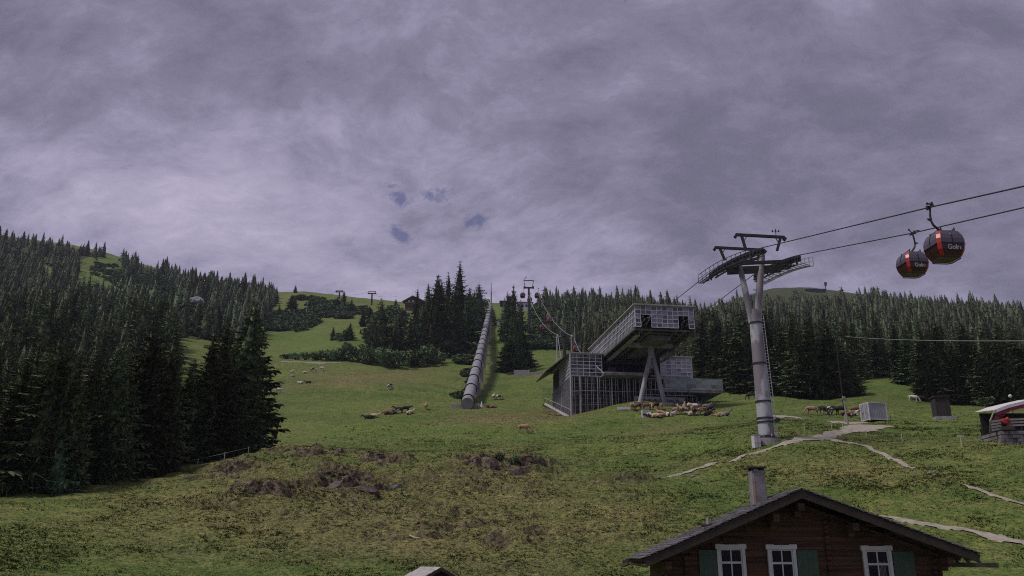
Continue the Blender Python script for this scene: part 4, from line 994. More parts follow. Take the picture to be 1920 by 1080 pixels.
# ------------------------------------------------------------------ station
st = empty('cableway_station', STO, STA, 'glass and steel cableway station with a cantilevered upper hall above slatted walls', 'station')
gz = lambda x, y: float(H(STO.x + WX[0] * x + WD[0] * y, STO.y + WX[1] * x + WD[1] * y)) - STO.z
UL, UW, UB = 38.0, 12.0, -4.25
b_ = MB(); b_.box((-.45, -.55, .0), (UW + .45, UL, .32)); b_.build('upper_roof', M_CONC, st, bevel=.04)
def grid_wall(x0, x1, z0, z1, nx, nz, y, holes=(), axis='x', mw=.13, pane=M_GLASSL, name='glazing', d=.12, posts=()):
    """glass wall with its mullion grid, in the plane y (or x for axis='y')"""
    g = MB(); f = MB(); seen = set(); sgn = 1 if (axis == 'y' and y > 5) else -1
    def P(a, z, dd): return (a, y + dd, z) if axis == 'x' else (y + dd, a, z)
    for i in range(nx):
        for k in range(nz):
            a0, a1 = x0 + (x1 - x0) * i / nx, x0 + (x1 - x0) * (i + 1) / nx; c0_, c1_ = z0 + (z1 - z0) * k / nz, z0 + (z1 - z0) * (k + 1) / nz
            am, cm = (a0 + a1) / 2, (c0_ + c1_) / 2
            if any(h[0] < am < h[1] and h[2] < cm < h[3] for h in holes): continue
            g.add([P(a0, c0_, 0), P(a1, c0_, 0), P(a1, c1_, 0), P(a0, c1_, 0), P(a0, c0_, .03), P(a1, c0_, .03), P(a1, c1_, .03), P(a0, c1_, .03)], [(0,1,2,3), (7,6,5,4), (0,4,5,1), (1,5,6,2), (2,6,7,3), (3,7,4,0)])
            for (p, q) in (((a0, c0_), (a1, c0_)), ((a1, c0_), (a1, c1_)), ((a0, c1_), (a1, c1_)), ((a0, c0_), (a0, c1_))):
                key = (round(p[0], 3), round(p[1], 3), round(q[0], 3), round(q[1], 3))
                if key in seen: continue
                seen.add(key); hz_ = p[1] == q[1]; dd = sgn * (.06 if hz_ else .045)
                f.bar(P(p[0], p[1], dd), P(q[0], q[1], dd), mw * (1 if hz_ else .93), mw * (1 if hz_ else .93))
    go = g.build(name, pane, st); f.build('mullion_grid', M_MULL, go); return go
grid_wall(0, UW, UB, -.004, 11, 5, 0.02, holes=((1.0, 3.3, UB - 1, -1.8), (8.7, 10.95, UB - 1, -1.8)), name='front_glazing')
grid_wall(.2, UL - .3, UB, -.02, 34, 4, 0.0, axis='y', pane=M_GLASSD, name='side_glazing', mw=.10)
grid_wall(.2, UL - .3, UB, -.02, 34, 4, UW - .03, axis='y', pane=M_GLASSD, name='side_glazing', mw=.10)
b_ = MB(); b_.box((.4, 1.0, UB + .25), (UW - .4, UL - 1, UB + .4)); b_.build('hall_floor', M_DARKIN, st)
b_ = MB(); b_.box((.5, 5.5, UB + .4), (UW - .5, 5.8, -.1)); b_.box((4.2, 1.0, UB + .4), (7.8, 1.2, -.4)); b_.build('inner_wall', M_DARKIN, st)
b_ = MB()
for x in (-.15, UW + .15): b_.box((x - .22, .3, UB - .62), (x + .22, UL - 1, UB - .05))
for x in (1.6, 3.4, 8.6, 10.4): b_.box((x - .2, 1.0, UB - .5), (x + .2, UL - 1, UB - .02))
for i in range(15): b_.box((.2, 1.2 + i * 2.5, UB - .38), (UW - .2, 1.45 + i * 2.5, UB - .04))
b_.build('floor_frame', M_UNDER, st)
b_ = MB()                                       # service catwalks hanging under both long edges
for x in (.9, UW + .9):
    b_.box((x - .5, 2, UB - 1.35), (x + .5, 27, UB - 1.27))
    for i in range(24): b_.bar((x + .45, 2 + i * 1.07, UB - 1.3), (x + .45, 2 + i * 1.07, UB - .3), .06)
    b_.bar((x + .45, 2, UB - .75), (x + .45, 27, UB - .75), .05); b_.bar((x + .45, 2, UB - .35), (x + .45, 27, UB - .35), .05)
b_.build('catwalk', M_STEEL, st)
b_ = MB(); b_.box((1.7, 10.2, UB - 1.35), (11.0, 11.6, UB - .52)); b_.build('cross_beam', M_STEEL, st, bevel=.05)
b_ = MB()                                       # rails, tyres and guide bars that stick out of both notches
for x in (2.0, 10.2):
    b_ = MB()
    b_.bar((x - .5, -.4, -2.2), (x - .5, 9, -2.2), .14); b_.bar((x + .5, -.4, -2.4), (x + .5, 9, -2.4), .14); b_.bar((x + .9, -.7, -2.1), (x + .5, 1.2, -3.7), .12); b_.bar((x - .9, -.7, -3.6), (x - .4, 1.5, -3.9), .12)
    for i in range(8): b_.tube([(x - .1, .8 + i * .8, -2.5), (x + .15, .8 + i * .8, -2.5)], .28, 10)
    b_.build('guide_rail', M_STEEL, st)
b_ = MB()                                       # hull under the floor, dark conveyor gear
b_.box((3.8, 4, UB - 1.5), (8.4, 9.6, UB - .5)); b_.box((4.6, 12.5, UB - 1.2), (7.4, 22, UB - .5)); b_.build('drive_housing', M_UNDER, st, bevel=.08)
# inverted Y support
sup_y = 11.0
j = Vector((6.45, sup_y, -8.1))
sp_ = empty('support_pylon', (0, 0, 0)); sp_.parent = st; sp_.empty_display_size = .1
b_ = MB(); b_.tube([(6.45, sup_y, UB - 1.3), (6.45, sup_y, -7.2), tuple(j)], [.66, .66, .74], 24); b_.build('shaft', M_STEEL, sp_, True)
for x in (3.25, 9.0):
    gg = gz(x, sup_y); b_ = MB(); b_.tube([tuple(j + Vector((.25 if x > 6 else -.25, 0, .6))), (x, sup_y, gg - .6)], [.50, .46], 20); b_.build('leg', M_STEEL, sp_, True)
b_ = MB(); b_.poly([(5.85, sup_y, -7.6), (7.05, sup_y, -7.6), (7.55, sup_y, -10.5), (7.0, sup_y, -10.3), (6.45, sup_y, -9.9), (5.9, sup_y, -10.3), (5.35, sup_y, -10.5)], .25, (0, 1, 0)); b_.build('gusset', M_STEEL, sp_)
b_ = MB()
for x in (3.25, 9.0): b_.box((x - 1.3, sup_y - 1.2, gz(x, sup_y) - 1.5), (x + 1.3, sup_y + 1.2, gz(x, sup_y) + .35))
b_.build('footing', M_CONC, sp_)
# lower body
FY = 25.2
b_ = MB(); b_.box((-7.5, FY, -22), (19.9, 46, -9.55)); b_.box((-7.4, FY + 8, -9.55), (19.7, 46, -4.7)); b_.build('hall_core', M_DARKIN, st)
b_ = MB(); b_.box((2.0, FY + 7.7, -9.0), (9.5, FY + 7.9, -5.0)); b_.build('red_back_panel', M_RUST, st)
b_ = MB(); b_.box((-8.2, 23.6, -4.42), (-.35, 46, -4.12)); b_.box((12.2, 23.6, -4.52), (20.3, 46, -4.22)); b_.build('wing_roof', M_CONC, st, bevel=.04)
# the left roof falls away to a pointed overhang behind
b_ = MB(); b_.poly([(-8.15, 23.7, -4.22), (-8.15, 46, -4.22), (-11.6, 46, -6.4), (-11.6, 33, -6.4)], -.25, (0, 0, 1)); b_.build('side_canopy', M_DSTEEL, st)
grid_wall(-7.8, -.8, -9.3, -4.45, 5, 6, 24.0, pane=M_GLASSD, name='wing_glazing')
grid_wall(12.6, 19.9, -9.45, -4.55, 6, 6, 24.0, pane=M_GLASSW, name='wing_glazing')
grid_wall(24.1, 36, -9.3, -4.45, 9, 6, -7.85, axis='y', pane=M_GLASSD, name='wing_side_glazing')
b_ = MB(); b_.box((-7.7, 24.1, -9.5), (19.9, 45, -9.3)); b_.build('platform_slab', M_CONC, st)
b_ = MB()                                       # boarding platform tray with rail
b_.box((-1.2, 20.6, -9.55), (8.0, 24, -9.3)); b_.bar((-1.2, 20.6, -9.4), (-2.4, 22.6, -7.3), .18); b_.bar((-1.2, 20.6, -9.1), (8.0, 20.6, -9.1), .22, .3); b_.bar((8.0, 20.6, -9.2), (9.2, 23.6, -8.6), .2)
for x in (9.5, 14.5): b_.bar((x, 21.8, -9.3), (x + 4, 21.8, -9.3), .2, .3)
b_.build('boarding_tray', M_STEEL, st)
b_ = MB()
for x in (1.0, 4.5, 9.5, 12.0): b_.box((x - .18, 25.5, -9.3), (x + .18, 25.9, -4.6))
b_.bar((-.3, 24.4, -6.0), (12.2, 24.4, -6.0), .12, .5); b_.bar((-.3, 23.0, -8.3), (12.2, 23.0, -8.3), .07)
b_.build('platform_posts', M_DSTEEL, st)
# slatted wall: uprights of uneven tone over the dark core
rg = random.Random(5)
for nm, mt, k0 in (('slat_wall', M_SLATM, 0), ('slat_wall', M_TRIM, 1)):
    b_ = MB(); x = -8.0; i = 0
    while x < 20.2:
        if i % 3 == (0 if k0 else 1) or (not k0 and i % 3 == 2): 
            gg = gz(x, 23.9); b_.box((x - .05, 23.85, gg - .5), (x + .05 + rg.uniform(0, .03), 24.02, -9.62))
        x += rg.uniform(.36, .52); i += 1
    b_.build(nm, mt, st)
b_ = MB(); y = 24.3; 
while y < 44:
    gg = gz(-8.0, y); b_.box((-8.08, y - .035, gg - .5), (-7.98, y + .035, -9.5)); y += .75
b_.build('slat_wall', M_SLATM, st)
for x in (-7.9, -5.9, -2.0, 1.2, 4.6, 8.1, 12.1, 15.6, 20.3): gg = gz(x, 23.6); b_ = MB(); b_.tube([(x, 23.55, gg - .6), (x, 23.55, -9.5)], .13, 8); b_.build('facade_post', M_STEEL, st)
b_ = MB(); b_.tube([(-8.0, 23.5, gz(-8, 23.5) - .5), (-8.0, 23.5, -4.4)], .17, 8); b_.build('corner_post', M_STEEL, st); b_ = MB(); b_.tube([(-7.95, 33.5, gz(-8, 33.5) - .5), (-7.95, 33.5, -4.4)], .15, 8)
b_.build('corner_post', M_STEEL, st)
b_ = MB()                                       # horizontal rails and the row of round openings
for z in (-12.6, -15.6): b_.bar((-8, 23.75, z), (9, 23.75, z), .06)
for k_ in range(11): z = -10.2 - k_ * .82; b_.bar((-7.9, 23.78, z), (2.4 - max(0, k_ - 7) * 3, 23.78, z), .03)
b_.box((6.0, 23.3, -15.4), (17.5, 23.6, -13.6), 0); b_.build('service_band', M_SLATM, st)
for i in range(8):
    x = 7.0 + i * 1.25; b_ = MB(); b_.tube([(x, 23.1, -14.5), (x, 23.31, -14.5)], .38, 14); b_.build('round_opening', M_BLACK, st)
# terrace with glass balustrade on the right
b_ = MB(); b_.box((12.0, 21.0, -12.3), (25.7, 34, -12.0)); b_.box((12.2, 21.2, -12.8), (25.5, 33, -12.3)); b_.build('terrace_slab', M_STEEL, st)
b_ = MB()
for x in (13, 14.6, 16.2, 17.8): b_.bar((x, 21.1, -13.6), (x, 21.1, -12.2), .08)
b_.bar((7.5, 21.1, -13.6), (19, 21.1, -13.6), .1); b_.bar((7.5, 21.1, -12.4), (19, 21.1, -12.4), .1); b_.build('bracket_rail', M_STEEL, st)
def bal(x0, x1, y0, y1, n):
    g = MB(); f = MB()
    for i in range(n):
        a = Vector((x0 + (x1 - x0) * i / n, y0 + (y1 - y0) * i / n, -11.95)); c_ = Vector((x0 + (x1 - x0) * (i + 1) / n, y0 + (y1 - y0) * (i + 1) / n, -11.95)); d_ = (c_ - a).normalized() * .04
        g.bar(a + d_ + Vector((0, 0, 1.1)), c_ - d_ + Vector((0, 0, 1.1)), .04, 2.1); f.bar(a, a + Vector((0, 0, 2.25)), .07)
    f.bar((x0, y0, -9.72), (x1, y1, -9.72), .07)
    o = g.build('balustrade', M_GLASSG, st); f.build('rail', M_STEEL, o)
bal(12.4, 25.6, 21.1, 21.1, 10); bal(25.6, 25.6, 21.1, 33.8, 8)
b_ = MB()
for i in range(14): x = 20.6 + i * .3; gg = gz(x, 26); b_.box((x - .04, 26 , gg - .5), (x + .04, 26.1, -12.7))
for i in range(8): x = 21.6 + i * .42; gg = gz(x, 24); b_.bar((x, 24, gg - .3), (x, 24, -12.8), .05)
b_.build('terrace_lattice', M_GLASSG, st)
# stair on the left
b_ = MB(); g0 = gz(-8.6, 22.2)
b_.bar((-8.4, 21.9, g0 - .6), (-13.2, 26.5, -15.2), .25, .5); b_.bar((-8.4, 21.9, g0 + 1.2), (-13.2, 26.5, -13.9), .07); b_.build('stair_string', M_WHITE, st)
b_ = MB()
for i in range(14):
    t = i / 13; x, y, z = -8.6 - 4.6 * t, 22.6 + 4.4 * t, g0 + (-15.3 - g0) * t; b_.box((x - .2, y - .1, z), (x + .2, y + 1.6, z + .08)); b_.bar((x, y, z), (x, y, z + 1.1), .05)
b_.build('stair', M_DSTEEL, st)
b_ = MB()                                       # green mesh fence panel left of the stair
for i in range(12): x = -13.2 + i * .26; b_.bar((x, 29, gz(x, 29) - .3), (x, 29, -11.2), .035)
for i in range(22): z = -18.5 + i * .34; b_.bar((-13.2, 29, z), (-10.3, 29, z), .03)
b_.build('mesh_panel', simple('green_mesh_wire', (.06, .12, .08), (.04, .08, .06), 3, .6), st)
b_ = MB(); b_.bar((-8.0, 23.4, -13.0), (-2.5, 23.4, -12.4), .06); b_.bar((-12, 24.5, -16.5), (-5.5, 23.4, -12.6), .06); b_.bar((-5.5, 23.4, -12.6), (8, 23.4, -12.6), .06)
b_.build('handrail', M_STEEL, st)
# cabins parked in the open hall
for (x, z, lab) in ((1.8, -4.9, 'dark cabin parked at the left side of the station hall'), (10.2, -4.7, 'dark cabin parked at the right side of the station hall')):
    g3 = copy_tree(gd); g3['label'] = lab; g3.location = STO + Vector((WX[0] * x + WD[0] * 26, WX[1] * x + WD[1] * 26, z)); g3.rotation_euler = (0, 0, STA); g3.scale = (.9, .9, .9)

# ------------------------------------------------------------------ upper line: distant tower, ropes and cabins
def lattice_tower(px, py, ptop, r, label, wtop=5.5, name='lift_tower', ladder=True):
    p = ground_at(px, r); top = at_r(px, ptop, r); h = top.z - p.z
    e = empty(name, p, 0, label, 'lift tower', 'distant lift towers')
    b_ = MB(); b_.tube([(0, 0, -1), (0, 0, h * .5), (0, 0, h * .86)], [.75, .62, .5], 10); b_.build('shaft', M_DSTEEL, e)
    b_ = MB(); b_.bar((-wtop * .5, 0, h * .86), (wtop * .5, 0, h * .86), .8, .7); b_.build('crossarm', M_DSTEEL, e)
    b_ = MB(); b_.bar((-wtop * .48, 0, h), (wtop * .48, 0, h), .35); b_.bar((-wtop * .33, 0, h * .86), (-wtop * .48, 0, h), .3); b_.bar((wtop * .33, 0, h * .86), (wtop * .48, 0, h), .3); b_.build('gantry', M_DSTEEL, e)
    for sx_ in (-1, 1): b_ = MB(); b_.bar((sx_ * wtop * .45, -3, h * .86 - .3), (sx_ * wtop * .45, 3, h * .86 + .5), .5, .5); b_.build('sheave_train', M_DSTEEL, e)
    return e
tC = lattice_tower(993, 600, 526, 430, 'T shaped lift tower on the slope between the two spruce stands', 5.4)
b_ = MB(); hC = at_r(993, 526, 430).z - tC.location.z; b_.bar((-2.4, 0, hC + .6), (-.9, 0, hC + 2.2), .25); b_.build('wind_vane', M_DSTEEL, tC)
U1, U2 = at_r(991, 553, 428), at_r(1009, 549, 428)
lo1, lo2 = at_r(1046, 628, 262), at_r(1076, 632, 262)
for (px, lab) in ((1047, 'left short post pylon behind the station'), (1075, 'right short post pylon behind the station')):
    p = ground_at(px, 262); q = at_r(px, 622, 262); e = empty('roller_pylon', p, 0, lab, 'pylon', 'small pylons behind the station')
    b_ = MB(); b_.tube([(0, 0, -1), (0, 0, q.z - p.z - 1.6)], [.30, .24], 10); b_.build('shaft', M_STEEL, e)
    b_ = MB(); h = q.z - p.z; b_.bar((-.2, 0, h - 1.6), (1.2 if px < 1060 else 1.0, 0, h - 1.6), .35); b_.bar((.2, -2.2, h - 2.0), (.2, 2.4, h - .6), .35, .5); b_.bar((.9, -2, h - 2), (.9, -2, h + 1.2), .16); b_.build('roller_bank', M_STEEL, e)
p = ground_at(1061, 240); q = at_r(1061, 630, 240); e = empty('support_post', p, 0, 'dark round post behind the left roof of the station', 'post')
b_ = MB(); b_.tube([(0, 0, -1), (0, 0, q.z - p.z)], [.55, .5], 12); b_.build('shaft', M_DSTEEL, e); b_ = MB(); b_.box((-.7, -.7, q.z - p.z - .1), (.7, .7, q.z - p.z + .5)); b_.build('head', M_DSTEEL, e)
M_ROPEL = simple('pale_rope', (.26, .25, .22), (.2, .2, .17), 2, .5)
sL, sR = at_r(1056, 690, 212), at_r(1093, 665, 212)
rope(sag(U1, lo1, 4) + sag(lo1, sL, 1, 6)[1:], 'left rope climbing from the station to the T shaped lift tower', .10, mat=M_ROPEL)
rope(sag(U2, lo2, 4) + sag(lo2, sR, 1, 6)[1:], 'right rope climbing from the station to the T shaped lift tower', .10, mat=M_ROPEL)
T1, T2 = at_r(978, 545, 560), at_r(1003, 542, 560)
rope(sag(U1, T1, 1, 6), 'left rope running over the crest beyond the T shaped lift tower', .06); rope(sag(U2, T2, 1, 6), 'right rope running over the crest beyond the T shaped lift tower', .06)
for (px, py, r, lab) in ((1018, 598, 350, 'small cabin on the left rope below the T shaped tower'), (1032, 584, 345, 'small cabin on the right rope below the T shaped tower'), (1081, 634, 243, 'cabin just above the left roof of the station'),
                         (980, 541, 440, 'tiny cabin left of the T shaped tower'), (1007, 541, 440, 'tiny cabin right of the T shaped tower'), (993, 550, 470, 'tiny cabin behind the shaft of the T shaped tower')):
    g3 = copy_tree(gd2); g3['label'] = lab; g3.location = at_r(px, py, r); g3.rotation_euler = (0, 0, R(3)); k = 1.25 if r > 300 else 1.1; g3.scale = (k, k, k)
GD = 'distant lift towers'
for (px, py, top, r, lab, wt) in ((621, 560, 544, 690, 'first distant lift tower on the green skyline', 6), (685, 568, 546, 640, 'second distant lift tower on the skyline left of the chalet', 6), (1441, 560, 541, 1250, 'tiny lift tower on the far mountain beside the big tower', 9)):
    lattice_tower(px, py, top, r, lab, wt)
a, c_ = at_r(621, 546, 690), at_r(685, 549, 640); e_ = at_r(745, 556, 610)
rope(sag(a, c_, 2.5) + sag(c_, e_, 1.5)[1:], 'thin rope between the distant lift towers on the skyline', .06)
e = empty('lattice_pylon', ground_at(559, 560), 0, 'slender pale pylon on the open hill slope', 'pylon'); h = at_r(559, 562, 560).z - e.location.z
b_ = MB(); b_.tube([(0, 0, -1), (0, 0, h)], [.3, .18], 6); b_.build('mast', M_CONC, e); b_ = MB(); b_.bar((-1.6, 0, h * .82), (1.6, 0, h * .82), .25); b_.build('crossarm', M_CONC, e)
e = empty('radio_mast', ground_at(919, 615), 0, 'thin radio mast standing on the crest above the penstock', 'mast'); h = at_r(919, 529, 615).z - e.location.z
b_ = MB(); b_.tube([(0, 0, -1), (0, 0, h * .6), (0, 0, h)], [.38, .3, .12], 8); b_.build('pole', M_DSTEEL, e); b_ = MB()
for i in range(12): b_.bar((-.35, 0, h * i / 12), (.35, 0, h * i / 12), .1)
b_.bar((.4, 0, 0), (.4, 0, h * .62), .12); b_.build('rungs', M_DSTEEL, e)
# hilltop station and huts on the crest
e = empty('hilltop_station', ground_at(950, 600), 0, 'small dark station building with masts on the crest beside the radio mast', 'building'); z0 = 0
b_ = MB(); b_.box((-5, -3, -3), (1.5, 4, 4.2)); b_.box((1.5, -3, -3), (6.5, 4, 7.5)); b_.build('wall', M_DARKIN, e); b_ = MB(); b_.box((-5.4, -3.4, 4.2), (1.4, 4.4, 4.6)); b_.box((1.3, -3.4, 7.5), (6.8, 4.4, 7.9)); b_.build('roof', M_SLATE, e)
for x in (2.2, 4.5, 6.0): b_ = MB(); b_.tube([(x, 0, 7.5), (x, 0, 10.5 + x * .3)], .16, 6); b_.build('antenna', M_DSTEEL, e)
b_ = MB(); b_.box((-4, -3.06, 1), (-2.6, -3.0, 2.4)); b_.build('window', M_PANE, e)
e = empty('hill_building', ground_at(983, 585), R(5), 'pale low building on the crest behind the T shaped lift tower', 'building')
b_ = MB(); b_.box((-6, -3, -2), (6, 5, 5.2)); b_.build('wall', M_WHITE, e); b_ = MB(); b_.box((-6.5, -3.6, 5.2), (6.5, 5.6, 5.7)); b_.build('roof', M_SLATE, e)
for x in (-4, -1.2, 1.6, 4.2): b_ = MB(); b_.box((x - .7, -3.07, 2.2), (x + .7, -3.0, 3.8)); b_.build('window', M_PANE, e)
pc = ground_at(766, 600); e = empty('mountain_chalet', pc, R(-12), 'dark timber chalet with a wide gable roof on the skyline of the hill', 'house'); zt = at_r(770, 553, 600).z - pc.z
b_ = MB(); b_.poly([(-6, 0, -3), (6, 0, -3), (6, 0, zt - 4.2), (0, 0, zt - 1.2), (-6, 0, zt - 4.2)], 11, (0, 1, 0)); b_.build('wall', M_WOOD, e)
b_ = MB(); b_.bar((-8, 5, zt - 4.8), (.2, 5, zt - .8), 13, .4, up=(0, 0, 1)); b_.bar((8, 5, zt - 4.8), (-.2, 5, zt - .8), 13, .4); b_.build('roof', M_SLATE, e)
b_ = MB(); b_.box((-5.5, -1.2, zt - 6.3), (5.5, -.9, zt - 5.3)); b_.build('balcony', M_TRIM, e)
for x in (-3, 0, 3): b_ = MB(); b_.box((x - .6, -.06, zt - 5.0), (x + .6, -.01, zt - 3.8)); b_.build('window', M_WHITE, e)
e = empty('summit_station', ground_at(1558, 1180), 0, 'low building under a mast on the summit of the far mountain', 'building'); b_ = MB(); b_.box((-13, -4, -4), (12, 4, 3.4)); b_.build('wall', M_DARKIN, e); b_ = MB(); b_.box((-15, -5, 3.4), (13, 5, 4.0)); b_.build('roof', M_SLATE, e)
e = empty('summit_mast', ground_at(1577, 1190), 0, 'leaning mast on the summit of the far mountain', 'mast'); h = at_r(1577, 526, 1190).z - e.location.z
b_ = MB(); b_.tube([(0, 0, -2), (.8, 0, h - 4)], .55, 6); b_.build('pole', M_DSTEEL, e); b_ = MB(); b_.box((-.4, -1, h - 4.5), (2.4, 1, h)); b_.build('head', M_DSTEEL, e)
e = empty('rock_outcrop', ground_at(340, 560), 0, 'pale rock face showing through the forest on the left slope', 'rock')
h = at_r(340, 570, 560).z - e.location.z
def boulder(seed, sx_, sy_, sz_, sub=3):
    bm = bmesh.new(); bmesh.ops.create_icosphere(bm, subdivisions=sub, radius=1.0); rg = random.Random(seed)
    ax = [Vector((rg.gauss(0, 1), rg.gauss(0, 1), rg.gauss(0, 1))).normalized() for _ in range(9)]; lim = [rg.uniform(.55, .9) for _ in ax]
    for v in bm.verts:
        for a, l in zip(ax, lim):
            d = v.co.dot(a)
            if d > l: v.co -= a * (d - l)
        v.co *= 1 + .14 * (rg.random() - .5)
        v.co = Vector((v.co.x * sx_, v.co.y * sy_, v.co.z * sz_))
    me = bpy.data.meshes.new('rock'); bm.to_mesh(me); bm.free(); return me
me = boulder(3, 7, 4, 6.5); me.materials.append(simple('pale_cliff_rock', (.30, .29, .33), (.16, .15, .17), .5, .9, bump=.5)); link('rock_face', me, e)

M_WROCK = simple('weathered_rock', (.115, .082, .075), (.045, .034, .032), 2.5, .95, bump=.9)
M_VERGE = simple('dark_verge_timber', (.045, .032, .026), (.02, .015, .012), 3, .85, bump=.3)
M_STONE2 = simple('grey_field_rock', (.14, .13, .125), (.05, .046, .044), 2.5, .95, bump=.9)
# ------------------------------------------------------------------ boulders that stick out of the hummock
for i, (px, py, sx_, sz_, lab) in enumerate(((742, 912, 1.0, .62, 'grey boulder half sunk in the torn turf of the hummock'), (622, 886, .9, .5, 'dark boulder on the upper ledge of the hummock'), (690, 917, 1.3, .55, 'flat slab of rock below the ledge of the hummock'), (632, 910, 1.1, .6, 'bluish rock face left of the grey boulder'),
        (970, 886, 1.0, .55, 'pale boulder at the right end of the hummock crest'),
        (925, 872, .7, .5, 'small rock beside the dark rock on the crest'), (662, 940, .7, .4, 'small pale stone below the ledge'), (950, 1060, .35, .2, 'small reddish stone in the lower pasture'))):
    p = G(px, py); p.z -= sz_ * .42; e = empty('boulder', p, random.uniform(0, 6), lab, 'boulder', 'boulders on the hummock'); me = boulder(20 + i, sx_ * .85, sx_ * .7, sz_ * .95); me.materials.append(M_STONE2 if i % 3 == 0 else M_WROCK); link('rock', me, e)
for i, (px, py, lab) in enumerate(((1235, 897, 'small pale stone where the footpath begins'), (1300, 894, 'flat stone beside the footpath'), (1308, 890, 'stone touching the flat one by the footpath'), (1745, 888, 'pale stone on the worn trail'), (1757, 892, 'grey stone on the worn trail'))):
    p = G(px, py); e = empty('stone', p, 0, lab, 'stone'); me = boulder(50 + i, .3, .25, .16, 2); me.materials.append(M_STONE); link('rock', me, e)

# ------------------------------------------------------------------ cattle
def cow_mesh(pose, name):
    def J(x, y, z, r): return (x, y, z, r)
    if pose == 'lie': dz = -.60
    else: dz = 0
    sp_j = [J(-.80, 0, 1.14 + dz, .23), J(-.45, 0, 1.06 + dz, .32), J(-.05, 0, 1.03 + dz, .35), J(.35, 0, 1.05 + dz, .32), J(.62, 0, 1.12 + dz, .24)]
    if pose == 'graze': hd = [J(.92, 0, .86, .155), J(1.12, 0, .54, .12), J(1.20, 0, .34, .13), J(1.33, 0, .10, .075)]
    else: hd = [J(.86, 0, 1.26 + dz, .165), J(1.06, 0, 1.38 + dz, .13), J(1.20, 0, 1.40 + dz, .13), J(1.46, 0, 1.20 + dz, .08)]
    V = sp_j + hd; E_ = [(i, i + 1) for i in range(len(V) - 1)]
    def chain(root, js):
        k = root
        for j in js: V.append(j); E_.append((k, len(V) - 1)); k = len(V) - 1
    for s_ in (-1, 1):
        if pose == 'lie':
            chain(0, [J(-.62, s_ * .30, .42, .17), J(-.25, s_ * .42, .22, .10), J(-.55, s_ * .50, .09, .06), J(-.28, s_ * .52, .06, .05)])
            chain(3, [J(.45, s_ * .24, .34, .13), J(.72, s_ * .26, .14, .07), J(.42, s_ * .30, .07, .05)])
        else:
            st_ = .07 * s_
            chain(0, [J(-.76, s_ * .19, .92, .17), J(-.64 + st_, s_ * .20, .62, .10), J(-.84 + st_, s_ * .19, .42, .058), J(-.79 + st_, s_ * .19, .05, .052)])
            chain(3, [J(.44, s_ * .19, .82, .14), J(.47 - st_, s_ * .17, .42, .062), J(.45 - st_, s_ * .17, .05, .055)])
        hp = V[7]; V.append(J(hp[0] - .04, s_ * .20, hp[2] + .05, .035)); E_.append((7, len(V) - 1))
    V.append(J(-1.02, 0, 1.06 + dz, .04)); E_.append((0, len(V) - 1)); V.append(J(-1.06, .03, max(.62 + dz, .15), .035)); E_.append((len(V) - 2, len(V) - 1))
    me = bpy.data.meshes.new(name); me.from_pydata([v[:3] for v in V], E_, []); o = bpy.data.objects.new(name, me); COL.objects.link(o)
    md = o.modifiers.new('skin', 'SKIN'); md.use_smooth_shade = True
    if not me.skin_vertices: me.skin_vertices.new()
    for i, v in enumerate(V): me.skin_vertices[0].data[i].radius = (v[3], v[3]); me.skin_vertices[0].data[i].use_root = (i == 2)
    o.modifiers.new('sub', 'SUBSURF').levels = 1; o.modifiers['sub'].render_levels = 1
    bpy.context.view_layer.update(); out = bpy.data.meshes.new_from_object(o.evaluated_get(bpy.context.evaluated_depsgraph_get())); bpy.data.objects.remove(o); out.name = name
    out.materials.clear(); out.materials.append(None); return out
COW = {k: cow_mesh(k, 'body') for k in ('stand', 'graze', 'lie')}
def hide(name, c1, c2, lo, hi, scale=1.5):
    m, nt, nd, lk, b = new_mat(name); tc = N(nd, 'ShaderNodeTexCoord'); n1 = noise(nd, lk, tc.outputs['Object'], scale, 2, .4)
    rp = ramp(nd, [(lo, c1), (hi, c2)]); lk.new(n1.outputs['Fac'], rp.inputs[0]); lk.new(rp.outputs[0], b.inputs['Base Color']); b.inputs['Roughness'].default_value = .85; return m
HID = {'black': hide('black_hide', (.012, .010, .010), (.03, .024, .022), .3, .7), 'brown': hide('brown_hide', (.10, .05, .03), (.17, .09, .055), .3, .7), 'tan': hide('tan_hide', (.36, .24, .15), (.26, .165, .10), .3, .7),
       'orange': hide('ginger_hide', (.42, .25, .15), (.34, .19, .11), .3, .7), 'cream': hide('cream_hide', (.58, .49, .38), (.44, .36, .27), .3, .7), 'white': hide('white_hide', (.66, .62, .58), (.52, .47, .43), .3, .7),
       'pied': hide('black_and_white_hide', (.02, .017, .017), (.60, .56, .53), .49, .51, 1.1), 'redpied': hide('brown_and_white_hide', (.22, .09, .05), (.62, .57, .52), .48, .50, 1.2), 'grey': hide('greyish_hide', (.24, .20, .18), (.16, .13, .115), .3, .7)}
M_HORN = simple('horn', (.5, .45, .38), None, 8, .5)
def horn_mesh(pose):
    p = Vector((1.15, 0, 1.50)) if pose == 'stand' else Vector((1.15, 0, .90)) if pose == 'lie' else Vector((1.13, 0, .46)); b_ = MB()
    for s_ in (-1, 1): b_.tube([p + Vector((0, s_ * .06, 0)), p + Vector((.02, s_ * .17, .05)), p + Vector((.06, s_ * .20, .14))], [.025, .02, .006], 5)
    return mesh_from('horns', b_.v, b_.f, M_HORN)
HRN = {k: horn_mesh(k) for k in COW}
